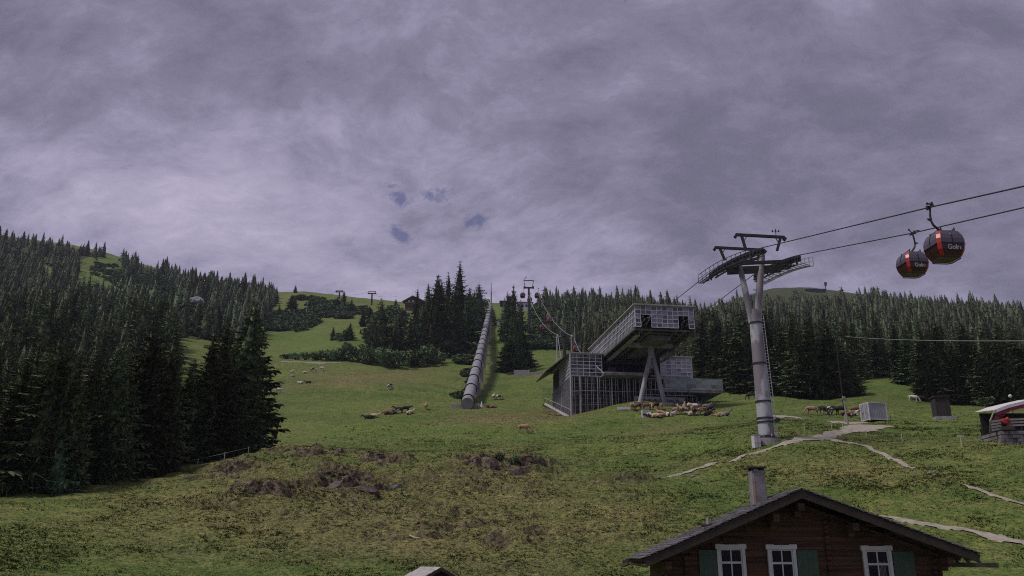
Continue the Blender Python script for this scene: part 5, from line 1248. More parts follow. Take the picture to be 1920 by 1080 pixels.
def cow(px, py, pose, col, az, label, group, k=1.0):
    p = G(px, py); e = empty('cow', p, R(az), label, 'cow', group); e.scale = (k, k, k)
    # settle on the slope: tilt with the ground under front and back feet
    c_, s_ = math.cos(R(az)), math.sin(R(az)); zf = float(H(p.x + .5 * c_, p.y + .5 * s_)); zb = float(H(p.x - .75 * c_, p.y - .75 * s_)); e.location.z = (zf + zb) / 2
    e.rotation_euler = (0, -math.atan2(zf - zb, 1.25), R(az))
    o = link('body', COW[pose], e); o.material_slots[0].link = 'OBJECT'; o.material_slots[0].material = HID[col]
    link('horns', HRN[pose], e); return e
GA, GB_, GD_, GE_ = 'cattle grazing on the left meadow', 'herd crowded in front of the station', 'cattle near the penstock foot', 'cattle on the right meadow'
for a in ((523,737,'graze','white',10,'white cow grazing near the dark spruces at the left of the meadow',GA),(563,720,'lie','cream',160,'cream calf lying left of the black one on the meadow',GA),(578,719,'lie','black',170,'black cow lying on the upper meadow',GA),
          (549,707,'lie','cream',20,'cream cow resting lowest of the pair on the upper left meadow',GA),(549,702,'stand','cream',60,'cream calf standing above the resting cow on the upper left meadow',GA),(572,700,'lie','cream',0,'small cream cow lying below the gravel strip',GA),
          (587,697,'graze','pied',-10,'black and white cow grazing below the gravel strip',GA),(603,695,'graze','cream',-30,'cream cow grazing right of the pied one below the gravel strip',GA),(732,729,'graze','pied',-120,'black and white cow standing alone in the middle of the meadow',GA),
          (727,777,'lie','brown',0,'brown cow lying at the left end of the group beside the two black cows',GD_),(738,776,'lie','grey',20,'dark brown cow lying close to the two black cows',GD_),(746,775,'stand','black',175,'left of the two black cows standing together',GD_),(761,774,'stand','black',10,'right of the two black cows standing together',GD_),
          (691,785,'lie','black',180,'small dark cow lying low on the left below the black pair',GD_),(702,783,'lie','cream',0,'cream calf lying right of the small dark cow',GD_),(770,776,'lie','cream',30,'cream calf lying just right of the black pair',GD_),(799,767,'stand','tan',90,'tan cow facing uphill behind the broken turf edge',GD_),
          (983,812,'graze','orange',-8,'ginger cow with pale legs grazing alone on the near slope',GD_),(926,749,'stand','cream',80,'pale cow standing in the weeds right of the penstock',GD_),(937,750,'graze','redpied',30,'brown and white cow grazing in the weeds right of the penstock',GD_),
          (917,764,'lie','brown',10,'brown cow lying right of the concrete block under the penstock',GD_),(924,765,'lie','tan',200,'tan cow lying next to the brown one near the penstock foot',GD_),(922,687,'stand','white',80,'white cow standing behind the low spruce by the penstock',GD_),
          (803,687,'lie','brown',0,'brown cow resting in front of the round pale shrub',GD_),(822,688,'lie','tan',0,'tan cow resting at the right of the hill shrubs',GD_),(955,703,'lie','brown',10,'brown cow lying at the left of the concrete wall',GD_),(976,702,'stand','brown',0,'brown cow standing in front of the concrete wall',GD_),(1006,702,'lie','redpied',20,'pied cow lying by the lower part of the concrete wall',GD_),
          (1409,749,'graze','black',180,'black cow grazing alone left of the lift tower',GE_),(1523,778,'graze','tan',180,'tan cow at the left end of the row by the pole',GE_),(1542,778,'graze','black',-70,'black cow standing beside the tan one in the row by the pole',GE_),(1563,778,'graze','pied',180,'dark pied cow in the middle of the row by the pole',GE_),
          (1576,778,'graze','black',175,'black cow just left of the leaning pole',GE_),(1589,780,'lie','brown',0,'brown cow lying behind the leaning pole',GE_),(1599,780,'lie','redpied',0,'brown and white cow lying between the pole and the container',GE_),(1609,779,'stand','brown',0,'brown cow partly hidden by the container',GE_),
          (1713,754,'graze','white',-10,'white cow grazing in the grassy gap of the forest',GE_),(1729,755,'graze','black',190,'small black cow beside the white one in the forest gap',GE_),
          (1185,769,'stand','tan',-95,'tan cow facing the camera at the left end of the station herd',GB_),(1199,769,'stand','brown',5,'long brown cow standing side on at the left of the station herd',GB_),(1212,769,'stand','brown',170,'brown cow behind the white cabinet in the station herd',GB_),(1222,768,'stand','redpied',-80,'white faced brown cow between the pylon legs',GB_),
          (1232,768,'stand','black',20,'dark cow between the pylon legs',GB_),(1240,769,'stand','redpied',-100,'brown and white cow beside the right pylon leg',GB_),(1238,776,'lie','orange',170,'ginger cow lying right of the white cabinet',GB_),(1219,782,'lie','pied',200,'black and white calf lying at the foot of the white cabinet',GB_),
          (1229,783,'lie','cream',180,'cream calf lying in front of the ginger cow',GB_),(1241,782,'lie','tan',10,'pinkish tan cow lying in the front row left of the pied one',GB_),(1249,781,'lie','redpied',-60,'brown and white calf lying in the front row',GB_),(1259,779,'lie','white',20,'white cow lying in the front row left of the tan one',GB_),
          (1268,778,'stand','tan',190,'tan cow with striped flank in the front row',GB_),(1278,776,'stand','tan',-85,'tan cow facing the camera in the middle of the herd',GB_),(1272,771,'stand','pied',150,'black and white cow standing behind the tan ones',GB_),(1286,777,'stand','grey',-90,'grey brown cow facing the camera beside the pale one',GB_),
          (1284,771,'stand','tan',70,'tan cow behind the grey brown one',GB_),(1293,771,'stand','redpied',-60,'red and white cow behind the cream calf',GB_),(1303,770,'stand','white',175,'large white cow standing tallest at the back of the herd',GB_),(1298,779,'lie','cream',180,'cream calf lying under the large white cow',GB_),
          (1309,777,'stand','black',30,'dark cow right of the large white one',GB_),(1317,778,'stand','redpied',190,'brown and white cow near the right end of the herd',GB_),(1312,771,'stand','black',90,'black cow behind the brown and white one at the right end',GB_),(1329,778,'lie','black',10,'black cow lying at the right end of the herd',GB_),
          (1335,774,'stand','black',15,'black cow standing last on the right of the herd',GB_),(1326,771,'stand','grey',0,'grey brown cow half hidden by the black ones on the right',GB_),(1350,781,'lie','tan',180,'tan cow lying apart right of the herd',GB_),(1362,780,'lie','grey',10,'dark tan cow lying beside the tan one right of the herd',GB_)):
    cow(*a)

# ------------------------------------------------------------------ small structures on the meadow
p = G(1210, 781); e = empty('cabinet', p, R(4), 'white cabinet standing on the grass in front of the station herd', 'cabinet'); b_ = MB(); b_.box((-.62, -.4, -.3), (.62, .4, 1.25)); b_.build('housing', M_WHITE, e, bevel=.02); b_ = MB(); b_.box((-.48, -.43, .1), (.48, -.40, 1.1)); b_.build('door', M_CORR, e)
b_ = MB(); b_.box((-.68, -.46, 1.25), (.68, .46, 1.31)); b_.build('lid', M_CORR, e)
p = G(1171, 770); e = empty('water_trough', p, R(-3), 'low pale water trough at the left of the station herd', 'trough'); b_ = MB(); b_.box((-1.3, -.4, .15), (1.3, -.32, .7)); b_.box((-1.3, .32, .15), (1.3, .4, .7)); b_.box((-1.3, -.32, .15), (-1.22, .32, .7)); b_.box((1.22, -.32, .15), (1.3, .32, .7)); b_.box((-1.22, -.32, .15), (1.22, .32, .22)); b_.build('basin', M_WHITE, e)
for x in (-1, 1): b_ = MB(); b_.box((x - .08, -.3, -.3), (x + .08, .3, .15)); b_.build('leg', M_STEEL, e)
# container
p = G(1640, 789); e = empty('container', p, R(12), 'light grey corrugated steel container beside the gravel track', 'container'); CL, CW, CH = 1.28, .9, 2.25
b_ = MB(); n_ = 22
for (a0, a1, fix, ax) in ((-CL, CL, -CW, 0), (-CL, CL, CW, 0), (-CW, CW, -CL, 1), (-CW, CW, CL, 1)):
    prof = []
    for i in range(n_ * 2 + 1):
        a = a0 + (a1 - a0) * i / (n_ * 2); o_ = .03 if (i // 2) % 2 else 0; s_ = 1 if fix > 0 else -1; prof.append((a, fix - s_ * o_) if ax == 0 else (fix - s_ * o_, a))
    for q in range(len(prof) - 1):
        (x0, y0), (x1, y1) = prof[q], prof[q + 1]; b_.add([(x0, y0, .1), (x1, y1, .1), (x1, y1, CH - .08), (x0, y0, CH - .08)], [(0, 1, 2, 3)])
b_.build('side_panel', M_CORR, e)
b_ = MB()
for x in (-CL, CL):
    for y in (-CW, CW): b_.box((x - .06, y - .06, -.12), (x + .06, y + .06, CH + .02))
for z in (.05, CH - .04):
    for y in (-CW, CW): b_.bar((-CL, y, z), (CL, y, z), .1, .12)
    for x in (-CL, CL): b_.bar((x, -CW, z), (x, CW, z), .1, .12)
b_.build('corner_frame', M_WHITE, e); b_ = MB(); b_.box((-CL, -CW, CH - .05), (CL, CW, CH)); b_.build('roof', M_CORR, e)
b_ = MB()
for y in (-.55, -.25, .25, .55): b_.tube([(-CL - .09, y, .2), (-CL - .09, y, CH - .15)], .03, 6)
for y in (-.4, .4): b_.box((-CL - .12, y - .15, 1.0), (-CL - .06, y + .15, 1.1))
b_.build('door_bar', M_STEEL, e); b_ = MB(); b_.box((-CL - .05, -CW + .1, .15), (-CL - .02, CW - .1, CH - .12)); b_.build('door', M_CORR, e)
# dark hut
p = G(1767, 784); e = empty('wooden_hut', p, R(-8), 'small dark upright boarded hut standing alone on the right meadow', 'hut'); b_ = MB(); hw = .92; hh_ = 2.75
for i in range(9):
    x = -hw + i * 2 * hw / 9; t = random.uniform(0, .02); b_.box((x + .005, -hw - t, -.4), (x + 2 * hw / 9 - .01, -hw + .04, hh_)); b_.box((x + .005, hw - .04, -.4), (x + 2 * hw / 9 - .01, hw + t, hh_)); b_.box((-hw - t, x + .005, -.4), (-hw + .035, x + 2 * hw / 9 - .01, hh_)); b_.box((hw - .035, x + .005, -.4), (hw + t, x + 2 * hw / 9 - .01, hh_))
b_.box((-hw + .05, -hw + .05, -.4), (hw - .05, hw - .05, hh_ - .1)); b_.build('wall', M_WOODV, e)
b_ = MB(); b_.box((-hw - .18, -hw - .2, hh_), (hw + .18, hw + .2, hh_ + .09)); b_.build('roof', M_TRIM, e); b_ = MB(); b_.box((-.35, -hw - .05, .1), (.35, -hw - .02, 1.9)); b_.build('door', M_WOODV, e)
b_ = MB(); b_.box((-hw - .4, -hw - .5, -.5), (hw + .4, hw + .3, .04)); b_.build('plinth', M_CONC, e)
# leaning pole and posts
p = G(1590, 796); t_ = at_r(1583, 744, math.hypot(p.x, p.y)); e = empty('utility_pole', p, 0, 'leaning grey pole with a small crosspiece left of the container', 'pole'); b_ = MB(); q = t_ - p; q.x -= .1; b_.tube([(0, 0, -.4), tuple(q)], [.14, .11], 8); b_.build('pole', M_CONC, e); b_ = MB(); b_.box((q.x - .16, -.16, q.z - .25), (q.x + .16, .16, q.z + .05)); b_.bar((q.x - .45, 0, q.z - .4), (q.x + 1.0, 0, q.z - .22), .07); b_.build('crosspiece', M_CONC, e)
GP = 'pale electric fence posts'
def post(px, py, top, lab, thick=.05, mat=None, lean=0):
    p = G(px, py); h = max(.5, at_r(px, top, math.hypot(p.x, p.y)).z - p.z); e = empty('fence_post', p, 0, lab, 'fence post', GP); b_ = MB(); b_.tube([(0, 0, -.25), (lean, 0, h)], thick, 6); b_.build('post', mat or M_YEL, e)
    b_ = MB(); b_.tube([(lean - .02, -.08, h * .85), (lean - .02, .08, h * .85)], .035, 6); b_.build('insulator', M_WHITE, e)
for a in ((1585,794,777,'pale fence post left of the leaning pole foot'),(1590,795,778,'thicker fence post touching the leaning pole foot'),(1625,820,806,'fence post standing in front of the gravel area'),(1692,828,812,'fence post on the meadow right of the gravel area'),
          (1509,808,794,'fence post left of the track junction'),(1560,804,792,'fence post in front of the small gravel spur'),(1581,805,792,'leaning fence post behind the gravel track'),(1671,788,778,'short fence post right of the container'),(1674,781,770,'taller fence post right of the container'),
          (1553,778,769,'short post amid the cattle row'),(1176,822,810,'lone short post on the slope below the station'),(1102,832,822,'lone short post on the open near slope'),(1043,900,888,'yellowish peg at the right end of the hummock'),(1325,776,768,'thin post by the right end of the herd')):
    post(*a)
p = G(1804, 838); e = empty('post_with_bracket', p, 0, 'yellow topped post with a small bracket left of the canopy', 'fence post'); b_ = MB(); b_.tube([(0, 0, -.3), (0, 0, .95)], .07, 8); b_.build('post', M_YEL, e); b_ = MB(); b_.box((-.28, -.05, .9), (.28, .05, 1.0)); b_.build('bracket', M_WHITE, e)
GF = 'posts of the electric fence below the left wood'
fp = []
ORD = ('first', 'second', 'third', 'fourth', 'fifth', 'sixth', 'seventh', 'eighth', 'ninth', 'tenth', 'eleventh', 'last')
for i, (px, py) in enumerate(((12,930),(60,924),(105,919),(140,912),(172,906),(202,899),(234,894),(271,889),(316,882),(370,874),(420,864),(465,852))):
    p = G(px, py); e = empty('fence_post', p, 0, ORD[i] + ' thin pale post from the left of the electric fence under the left wood', 'fence post', GF); b_ = MB(); b_.tube([(0, 0, -.2), (.02, 0, .78)], .03, 6); b_.build('post', M_YEL, e); b_ = MB(); b_.tube([(.02, -.04, .68), (.02, .04, .68)], .03, 6); b_.build('insulator', M_WHITE, e); fp.append(p + Vector((.02, 0, .68)))
b_ = MB()
for i in range(len(fp) - 1): b_.bar(fp[i], fp[i+1], .008, .012)
tag(b_.build('fence_wire', M_WHITE), 'thin white wire of the electric fence under the left wood', 'wire')
a, c_ = G(1788, 783), G(1858, 781)
b_ = MB(); pp = [a.lerp(c_, i / 8) for i in range(9)]; pp = [Vector((q.x, q.y, float(H(q.x, q.y)) + .75)) for q in pp]
for i in range(8): b_.bar(pp[i], pp[i+1], .03, .07)
tag(b_.build('fence_tape', M_YEL), 'pale fence tape running from the dark hut to the canopy', 'fence tape')
# dead branch and planks lying in the grass
for (x0, y0, x1, y1, lab) in ((938, 934, 978, 938, 'pale dead branch lying on the near slope'), (768, 1008, 788, 1012, 'short pale stick lying in the lower pasture')):
    a, c_ = G(x0, y0), G(x1, y1); b_ = MB(); m_ = (a + c_) / 2; b_.tube([a + Vector((0, 0, .12)), Vector((m_.x, m_.y, float(H(m_.x, m_.y)) + .16)), c_ + Vector((0, 0, .1))], [.05, .045, .02], 6); b_.bar(m_ + Vector((0, 0, .15)), m_ + Vector((.4, .2, .3)), .03); tag(b_.build('dead_branch', M_YEL), lab, 'branch')
# concrete wall behind the pipe
p = ground_at(991, 285); e = empty('concrete_wall', p, R(-3), 'low two part concrete wall below the broad spruce', 'wall'); z_ = G(991, 704).z; p2 = G(968, 706); e.location = G(985, 705)
b_ = MB(); b_.box((-4.0, 0, -1.2), (1.6, .5, 2.1)); b_.build('tall_section', M_CONC, e, bevel=.03); b_ = MB(); b_.box((1.65, .1, -1.2), (6.2, .55, 1.4)); b_.build('low_section', M_CONC, e, bevel=.03)
p = G(903, 765); e = empty('traffic_cone', p, 0, 'small pale cone right of the penstock block', 'cone'); b_ = MB(); b_.tube([(0, 0, 0), (0, 0, 1.5)], [.42, .08], 12); b_.build('cone_body', M_WHITE, e); b_ = MB(); b_.box((-.5, -.5, -.1), (.5, .5, .05)); b_.build('foot_plate', M_CONC, e)
p = ground_at(936, 470); e = empty('white_box', p, 0, 'small pale box right of the upper end of the penstock', 'box'); b_ = MB(); b_.box((-1.2, -1, -.8), (1.2, 1, 3.0)); b_.build('housing', M_WHITE, e); b_ = MB(); b_.box((-1.35, -1.15, 3.0), (1.35, 1.15, 3.2)); b_.build('lid', M_CORR, e)
# valley cable across the right forest
ca, cb = at_r(1586, 631, 150), at_r(1990, 639, 60)
b_ = MB(); b_.tube([ca.lerp(cb, i / 12) - Vector((0, 0, .25 * 4 * (i / 12) * (1 - i / 12))) for i in range(13)], .035, 6); tag(b_.build('cable', M_ROPEL), 'pale cable crossing in front of the right forest', 'cable')
e = empty('cable_mast', ground_at(1586, 150), 0, 'slim dark mast holding the end of the pale cable before the forest', 'mast'); h = ca.z - e.location.z; b_ = MB(); b_.tube([(0, 0, -1), (0, 0, h + .1)], [.12, .07], 8); b_.build('pole', M_DARKIN, e)
p = at_r(1904, 742, 120); g_ = ground_at(1904, 120); e = empty('lamp_post', g_, 0, 'thin pole with a white round top above the canopy', 'lamp'); h = p.z - g_.z; b_ = MB(); b_.tube([(0, 0, -.3), (0, 0, h)], .05, 8); b_.build('pole', M_DSTEEL, e)
bm = bmesh.new(); bmesh.ops.create_uvsphere(bm, u_segments=12, v_segments=8, radius=.22); me = bpy.data.meshes.new('globe'); bm.to_mesh(me); bm.free(); me.materials.append(M_WHITE); o = link('globe', me, e); o.location = (0, 0, h)
# canopy terrace at the right edge
p = G(1878, 829); e = empty('terrace_canopy', p, 0, 'red and white canopy over a slatted terrace on a stone base at the right edge', 'canopy'); OC = Vector(p)
def C_(px, py, dy): return at_y(px, py, OC.y + dy) - OC
b_ = MB(); rg = random.Random(9); x = C_(1874, 820, 0).x; x1 = x + 5.5
for row in range(4):
    xx = x - rg.uniform(0, .1)
    while xx < x1: w_ = rg.uniform(.28, .6); b_.box((xx, -.35 + rg.uniform(-.05, .05), -.35 + row * .33), (xx + w_ - .03, 3.5, -.35 + row * .33 + .30)); xx += w_
b_.build('stone_base', M_STONE, e, bevel=.02)
b_ = MB(); z0 = C_(1876, 809, 0).z; b_.box((x - .1, -.3, z0 - .08), (x1, 0, z0 + .12)); b_.build('base_beam', M_DSTEEL, e)
for (qa, qb, nm) in (((1857, 789), (1876, 786), 'slat'),):
    b_ = MB()
    for k in range(4):
        y0_, y1_ = 788 + k * 5.2, 785 + k * 5.2; b_.bar(C_(1857 + k, y0_ + 3, 0), C_(1877, y1_ + 3, 0), .05, .17)
    b_.build('side_slats', M_YEL if False else M_CONC, e)
b_ = MB()
for k in range(3): b_.bar(C_(1893, 787 + k * 5.4, 0), C_(1940, 785 + k * 5.4, 0), .05, .16)
b_.build('front_slats', M_CONC, e)
b_ = MB(); b_.bar(C_(1856, 790, 0), C_(1862, 775, 0), .09); b_.bar(C_(1862, 775, 0), C_(1867, 768, 0), .09); b_.build('edge_pole', M_YEL, e)
b_ = MB()
for q in ((1878, 812, 784), (1891, 812, 784), (1857, 812, 786), (1915, 812, 784)): b_.bar(C_(q[0], q[1], .1), C_(q[0], q[2], .1), .14)
b_.bar(C_(1860, 787, .1), C_(1950, 785, .1), .12, .2); b_.build('post', M_TRIM, e)
b_ = MB()
pts_ = [(1866, 771), (1890, 762), (1915, 756), (1950, 748), (1990, 745)]
for i in range(4): b_.bar(C_(*pts_[i], 0), C_(*pts_[i+1], 0), .06, .28); b_.add([C_(*pts_[i], 0) + Vector((0, 0, .12)), C_(*pts_[i+1], 0) + Vector((0, 0, .12)), C_(*pts_[i+1], 0) + Vector((0, 3.6, .5)), C_(*pts_[i], 0) + Vector((0, 3.6, .5))], [(0, 1, 2, 3)])
b_.build('canvas_roof', M_CLOTH, e)
b_ = MB(); r2 = [(1868, 775), (1890, 767), (1915, 761), (1950, 754)]
for i in range(3): b_.bar(C_(*r2[i], .06), C_(*r2[i+1], .06), .05, .42)
for k in range(5): b_.bar(C_(1864 + k * 1.5, 784 - k * 3, .3), C_(1880 + k * 4, 781 - k * 3, .3), .04, .10)
b_.build('canvas_valance', M_RCLOTH, e)
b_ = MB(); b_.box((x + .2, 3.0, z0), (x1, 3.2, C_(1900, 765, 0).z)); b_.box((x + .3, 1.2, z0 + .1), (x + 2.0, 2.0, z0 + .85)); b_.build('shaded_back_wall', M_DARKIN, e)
for i, (px, py) in enumerate(((1882, 789), (1888, 786), (1886, 792), (1892, 789))): b_ = MB(); q = C_(px, py, -.25); me = boulder(70 + i, .24, .2, .22, 2); me.materials.append(M_RED); o = link('flower_clump', me, e); o.location = q
b_ = MB(); b_.box((x + .1, -.5, z0 + .1), (x + 1.3, -.15, z0 + .4)); b_.build('flower_box', M_TRIM, e)
p = G(1852, 822); e = empty('barrel', p, 0, 'round pale tub beside the slatted terrace end', 'barrel'); b_ = MB(); b_.tube([(0, 0, -.1), (0, 0, .25), (0, 0, .55)], [.30, .33, .29], 16); b_.build('tub', M_STONE, e); b_ = MB(); b_.tube([(0, 0, .5), (0, 0, .58)], .31, 16); b_.build('rim', M_STEEL, e)
p = G(1845, 820); e = empty('signboard', p, R(20), 'small dark board leaning beside the pale tub', 'board'); b_ = MB(); b_.bar((0, 0, -.1), (-.12, 0, .85), .5, .05, up=(0, 1, 0)); b_.build('board', M_DARKIN, e); b_ = MB(); b_.bar((-.30, -.03, .85), (.12, -.03, .85), .05); b_.build('frame', M_CONC, e)

# ------------------------------------------------------------------ chalet in the foreground
YF, YR = 34.6, 33.4                     # facade plane and roof front edge
def W_(px, py): return at_y(px, py, YF)
def Rf(px, py): return at_y(px, py, YR)
base = Vector((W_(1500, 1040).x, YF, float(H(W_(1500, 1040).x, YF)) - .3))
ch = empty('chalet', base, 0, 'dark timber chalet with green shutters and a low gable roof at the lower right', 'house'); B = base
DEP = 2.9; zb_ = -1.2 - B.z - 3.2
wl, wr = W_(1240, 1060).x - B.x, W_(1764, 1060).x - B.x
ap = Rf(1502, 918) - B; el = Rf(1207, 1048) - B; er = Rf(1838, 1040) - B
def roofz(x, dz=0): return (ap.z + (el.z - ap.z) * (ap.x - x) / (ap.x - el.x) if x < ap.x else ap.z + (er.z - ap.z) * (x - ap.x) / (er.x - ap.x)) + dz
zlow = -1.5
b_ = MB(); b_.poly([(wl, 0, zlow), (wr, 0, zlow), (wr, 0, roofz(wr, -.42)), (ap.x, 0, roofz(ap.x, -.42)), (wl, 0, roofz(wl, -.42))], DEP, (0, 1, 0)); body = b_.build('log_wall', M_WOOD, ch)
b_ = MB()                                # projecting log ends of the cross walls and purlin brackets
for x in (W_(1285, 1050).x - B.x, W_(1553, 1050).x - B.x, W_(1748, 1050).x - B.x):
    for k in range(14):
        z = roofz(x, -.62) - .19 * k; b_.box((x - .085, -.16 - (.03 if k % 2 else 0), z - .165), (x + .085, .02, z))
for x in (W_(1440, 960).x - B.x, W_(1584, 970).x - B.x, wl + .1, wr - .1, ap.x):
    z = roofz(x, -.46); b_.box((x - .12, -1.05, z - .30), (x + .12, .05, z - .02)); b_.box((x - .11, -.55, z - .5), (x + .11, .04, z - .30))
for z in (W_(1500, 985).z - B.z, W_(1500, 1002).z - B.z): b_.box((wl + 1.6, -.05, z - .06), (wr - 1.8, .01, z + .04))
b_.build('log_ends', M_WOOD, ch, bevel=.008)
# boards of the facade: every course a little proud or set back
b_ = MB(); z = roofz(ap.x, -.6); k = 0
while z > -.5:
    xl = max(wl, ap.x - (ap.z - .52 - z) * (ap.x - el.x) / (ap.z - el.z)); xr = min(wr, ap.x + (ap.z - .52 - z) * (er.x - ap.x) / (ap.z - er.z))
    if xr - xl > .3: b_.box((xl, -.035 - .02 * (k % 2) - random.uniform(0, .012), z - .172), (xr, .02, z))
    z -= .18; k += 1
b_.build('wall_boards', M_WOOD, ch)
# roof: two slabs of slates on boards, with verge boards and rafters
for (e_, nm) in ((el, 'left'), (er, 'right')):
    sl = (Vector((e_.x, 0, e_.z)) - Vector((ap.x, 0, ap.z))); ln = sl.length; d_ = sl.normalized(); nrm = Vector((-d_.z, 0, d_.x)); 
    if nrm.z < 0: nrm = -nrm
    y0, y1 = YR - YF, DEP + .5; P0 = Vector((ap.x, 0, ap.z))
    b_ = MB(); q = [P0 + Vector((0, y0 + .03, 0)), P0 + d_ * ln + Vector((0, y0 + .03, 0)), P0 + d_ * ln + Vector((0, y1, 0)), P0 + Vector((0, y1, 0))]; b_.poly(q, -.10, tuple(nrm)); deck = b_.build('roof_deck', M_VERGE, ch)
    b_ = MB(); rows = int(ln / .26); rg = random.Random(3)
    for r_ in range(rows):
        s0 = r_ * ln / rows; y = y0 - .06
        while y < y1:
            wy = rg.uniform(.22, .40); th = rg.uniform(.018, .04); tl = rg.uniform(.010, .04); a0 = P0 + d_ * (s0 - .05) + nrm * (.012 + rg.uniform(0, .008)); a1 = P0 + d_ * (s0 + ln / rows + .06 + rg.uniform(0, .05)) + nrm * (.03 + tl)
            v = [a0 + Vector((0, y, 0)), a1 + Vector((0, y, 0)), a1 + Vector((0, min(y + wy - .01, y1), 0)), a0 + Vector((0, min(y + wy - .01, y1), 0))]; b_.poly(v, th, tuple(nrm)); y += wy
    b_.build('slates', M_SLATE, deck)
    b_ = MB(); b_.bar(P0 - d_ * .12 + Vector((0, y0 - (.004 if nm == 'left' else 0), 0)) - nrm * .15, P0 + d_ * (ln + .0) + Vector((0, y0 - (.004 if nm == 'left' else 0), 0)) - nrm * .15, .04, .30, up=tuple(nrm)); b_.build('verge_board', M_VERGE, deck)
    b_ = MB(); b_.bar(P0 + Vector((0, -.02, 0)) - nrm * .36, P0 + d_ * (ln - .9) + Vector((0, -.02, 0)) - nrm * .36, .10, .09, up=tuple(nrm)); b_.build('wall_batten', M_TRIM, deck)
    b_ = MB()
    for k in range(9): y = y0 + .5 + k * .85; b_.bar(P0 + d_ * (ln * .55) + Vector((0, y, 0)) - nrm * .19, P0 + d_ * (ln - .04) + Vector((0, y, 0)) - nrm * .17, .12, .15, up=tuple(nrm))
    b_.build('rafter_ends', M_TRIM, deck)
# timber gutters / shelf under the eaves
b_ = MB(); ga, gb = Rf(1181, 1056) - B, Rf(1212, 1062) - B; b_.bar(ga, gb, .5, .07); b_.bar(ga + Vector((0, .2, 0)), ga + Vector((.1, DEP, -.1)), .14, .1); b_.build('gutter', M_TRIM, ch)
b_ = MB(); ga, gb = W_(1764, 1058) - B, W_(1872, 1060) - B; b_.bar(ga + Vector((0, .15, 0)), gb + Vector((0, .15, 0)), .35, .17); b_.bar(ga + Vector((0, 3.0, .0)), gb + Vector((0, 3.0, 0)), .2, .16); 
for k in range(4): b_.bar(ga + Vector((.3 + k * .42, .1, .05)), ga + Vector((.1 + k * .42, .1, .34)), .09, .09)
b_.build('lean_to_beam', M_TRIM, ch)
# downpipe
b_ = MB(); b_.tube([(wl + .12, -.12, roofz(wl, -.5)), (wl + .16, -.12, -1.4)], .035, 8); b_.build('downpipe', M_STEEL, ch)
# windows
def window(px0, px1, pyt, shutter, sx0, sx1):
    x0, x1 = W_(px0, pyt + 30).x - B.x, W_(px1, pyt + 30).x - B.x; zt = W_(px0, pyt).z - B.z; zb0 = zt - 1.72; fr = .155; y = -.17
    b_ = MB(); b_.box((x0 + .03, y, zb0), (x0 + fr, .02, zt - .16)); b_.box((x1 - fr, y, zb0), (x1 - .03, .02, zt - .16)); b_.box((x0 - .02, y - .025, zt - .16), (x1 + .02, .02, zt)); b_.box((x0, y - .05, zb0 - .1), (x1, .02, zb0))
    b_.box((x0 - .02, y - .03, zt), (x0 + .28, .02, zt + .022)); b_.box((x1 - .28, y - .03, zt), (x1 + .02, .02, zt + .022))
    wn = b_.build('window', M_WHITE, ch, bevel=.006)
    a0, a1 = x0 + fr, x1 - fr; zc_ = zt - .16 - .50; sy = -.135; b_ = MB()
    for (p0, p1, q0, q1) in ((a0, a0 + .045, zb0, zt - .16), (a1 - .045, a1, zb0, zt - .16), (a0, a1, zt - .21, zt - .16), (a0, a1, zb0, zb0 + .05), (a0, a1, zc_ - .04, zc_ + .04), ((a0 + a1) / 2 - .022, (a0 + a1) / 2 + .022, zb0, zt - .16)):
        b_.box((p0, sy, q0), (p1, sy + .05, q1))
    b_.v = [(v[0], v[1] + (.001 * (i // 8)), v[2]) for i, v in enumerate(b_.v)]
    b_.build('sash', M_WHITE, wn); b_ = MB(); b_.box((a0, -.088, zb0), (a1, -.080, zt - .16)); b_.build('pane', M_PANE, wn)
    s0, s1 = W_(sx0, 1040).x - B.x, W_(sx1, 1040).x - B.x; zs = zt - .2; b_ = MB(); nb_ = 4
    for i in range(nb_): b_.box((s0 + (s1 - s0) * i / nb_ + .003, -.125, zb0), (s0 + (s1 - s0) * (i + 1) / nb_ - .003, -.085, zs))
    b_.box((s0 + .03, -.15, zs - .30), (s1 - .03, -.125, zs - .22)); b_.box((s0 + .03, -.15, zb0 + .5), (s1 - .03, -.125, zb0 + .58)); b_.build('shutter', M_SHUT, wn)
    return wn
window(1342, 1398, 1021, 'l', 1309, 1343); window(1437, 1493, 1022, 'r', 1492, 1531); w3 = window(1615, 1672, 1024, 'r', 1671, 1711)
x0 = W_(1652, 1050).x - B.x; zt = W_(1652, 1053).z - B.z; b_ = MB()
for k in range(5): b_.box((x0 - .13 + k * .05, -.105 + .004 * (k % 2), zt - 1.0), (x0 - .10 + k * .05, -.097 + .004 * (k % 2), zt))
b_.build('curtain', simple('lilac_curtain', (.20, .16, .18), (.12, .1, .11), 6, .9), w3)
# chimney behind on the left slope
yc = 1.35; cx0, cx1 = at_y(1411, 905, YF + yc).x - B.x, at_y(1436, 905, YF + yc).x - B.x; zc1 = at_y(1422, 882, YF + yc).z - B.z; zc0 = roofz(cx0, -.3)
b_ = MB(); b_.box((cx0, yc, zc0), (cx1, yc + .6, zc1)); ck = b_.build('chimney', simple('sooty_plaster', (.26, .24, .25), (.12, .11, .115), 2.2, .9, bump=.3), ch, bevel=.01)
b_ = MB(); b_.box((cx0 - .01, yc - .01, zc0), (cx0 + .09, yc + .1, zc1 - .12)); b_.build('flashing', simple('pale_rusty_edge', (.36, .28, .25), (.24, .17, .15), 5, .8), ck)
b_ = MB()
for (x, y) in ((cx0 + .02, yc + .02), (cx1 - .12, yc + .02), (cx0 + .02, yc + .48), (cx1 - .12, yc + .48)): b_.box((x, y, zc1), (x + .1, y + .1, zc1 + .10))
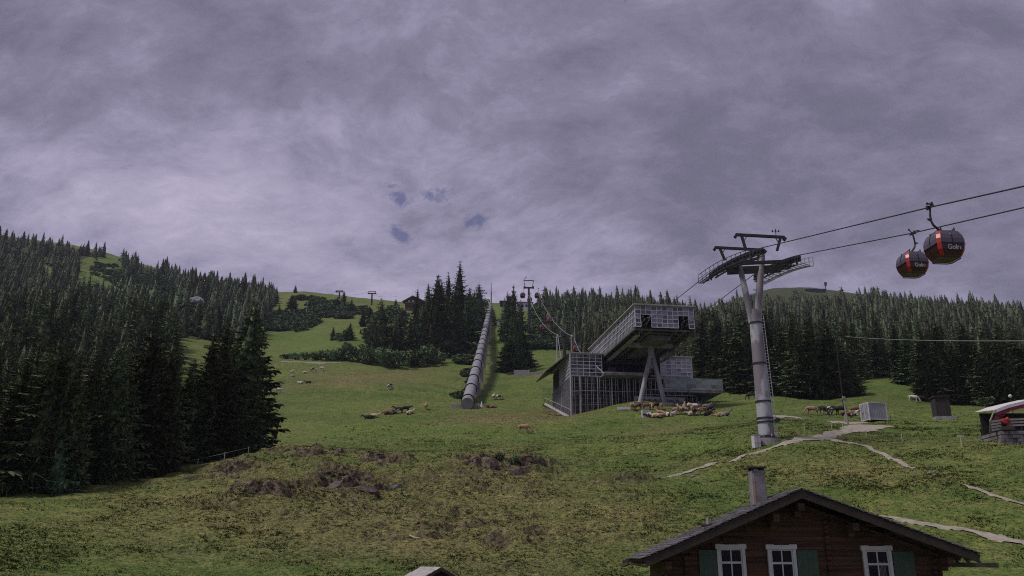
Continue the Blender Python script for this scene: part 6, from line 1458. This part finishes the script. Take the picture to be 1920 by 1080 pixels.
b_.box((cx0 - .07, yc - .07, zc1 + .10), (cx1 + .07, yc + .67, zc1 + .155)); b_.build('chimney_cap', M_DSTEEL, ck)
p = Rf(1349, 972) - B; b_ = MB(); zz = roofz(p.x); b_.tube([(p.x, .8, zz), (p.x, .8, zz + .26)], .07, 10); b_.tube([(p.x, .8, zz + .26), (p.x, .8, zz + .38)], [.05, .04], 10); b_.build('vent_pipe', M_STEEL, ch)

# small shed roof at the bottom edge
YS = 27.0; sp0 = at_y(823, 1064, YS); e = empty('garden_shed', (sp0.x, YS, sp0.z - 2.0), R(28), 'small shed whose pale shingled roof peeks in at the bottom edge', 'shed'); zg = float(H(sp0.x, YS)) - e.location.z
b_ = MB(); hw = .55; b_.poly([(-hw, 0, zg - .2), (hw, 0, zg - .2), (hw, 0, 1.62), (0, 0, 1.93), (-hw, 0, 1.62)], 1.2, (0, 1, 0)); b_.build('wall', M_DARKIN, e)
for s_, nm in ((-1, 'l'), (1, 'r')):
    b_ = MB(); rg = random.Random(2)
    for r_ in range(5):
        y = -.15
        while y < 1.35:
            w_ = rg.uniform(.1, .2); s0, s1 = r_ * .17, r_ * .17 + .21; dz = .006 * r_; b_.poly([(s_ * s0, y, 2.0 - s0 * .52 + dz), (s_ * s1, y, 2.0 - s1 * .52 + dz - .012), (s_ * s1, y + w_ - .008, 2.0 - s1 * .52 + dz - .012), (s_ * s0, y + w_ - .008, 2.0 - s0 * .52 + dz)], .018, (0, 0, 1)); y += w_
    b_.build('roof', simple('silvered_shingles', (.46, .43, .43), (.28, .25, .25), 6, .8, bump=.3), e)
b_ = MB(); b_.bar((0, -.17, 1.96), (-.86, -.17, 1.51), .03, .09); b_.bar((0, -.17, 1.96), (.86, -.17, 1.51), .03, .09); b_.build('verge_board', M_TRIM, e)

# ------------------------------------------------------------------ mountain air
hz = MB(); hz.box((-1700, -60, -40), (1700, 2450, 620)); ho = hz.build('haze', None)
m = bpy.data.materials.new('mountain_air'); m.use_nodes = True; nd, lk = m.node_tree.nodes, m.node_tree.links; nd.clear(); o_ = nd.new('ShaderNodeOutputMaterial'); pv = nd.new('ShaderNodeVolumePrincipled')
pv.inputs['Color'].default_value = (.70, .76, .95, 1); pv.inputs['Density'].default_value = 0.00009; pv.inputs['Anisotropy'].default_value = 0.0; lk.new(pv.outputs[0], o_.inputs['Volume'])
ho.data.materials.clear(); ho.data.materials.append(m); tag(ho, 'thin pale mountain air between here and the far slopes', kind='stuff')
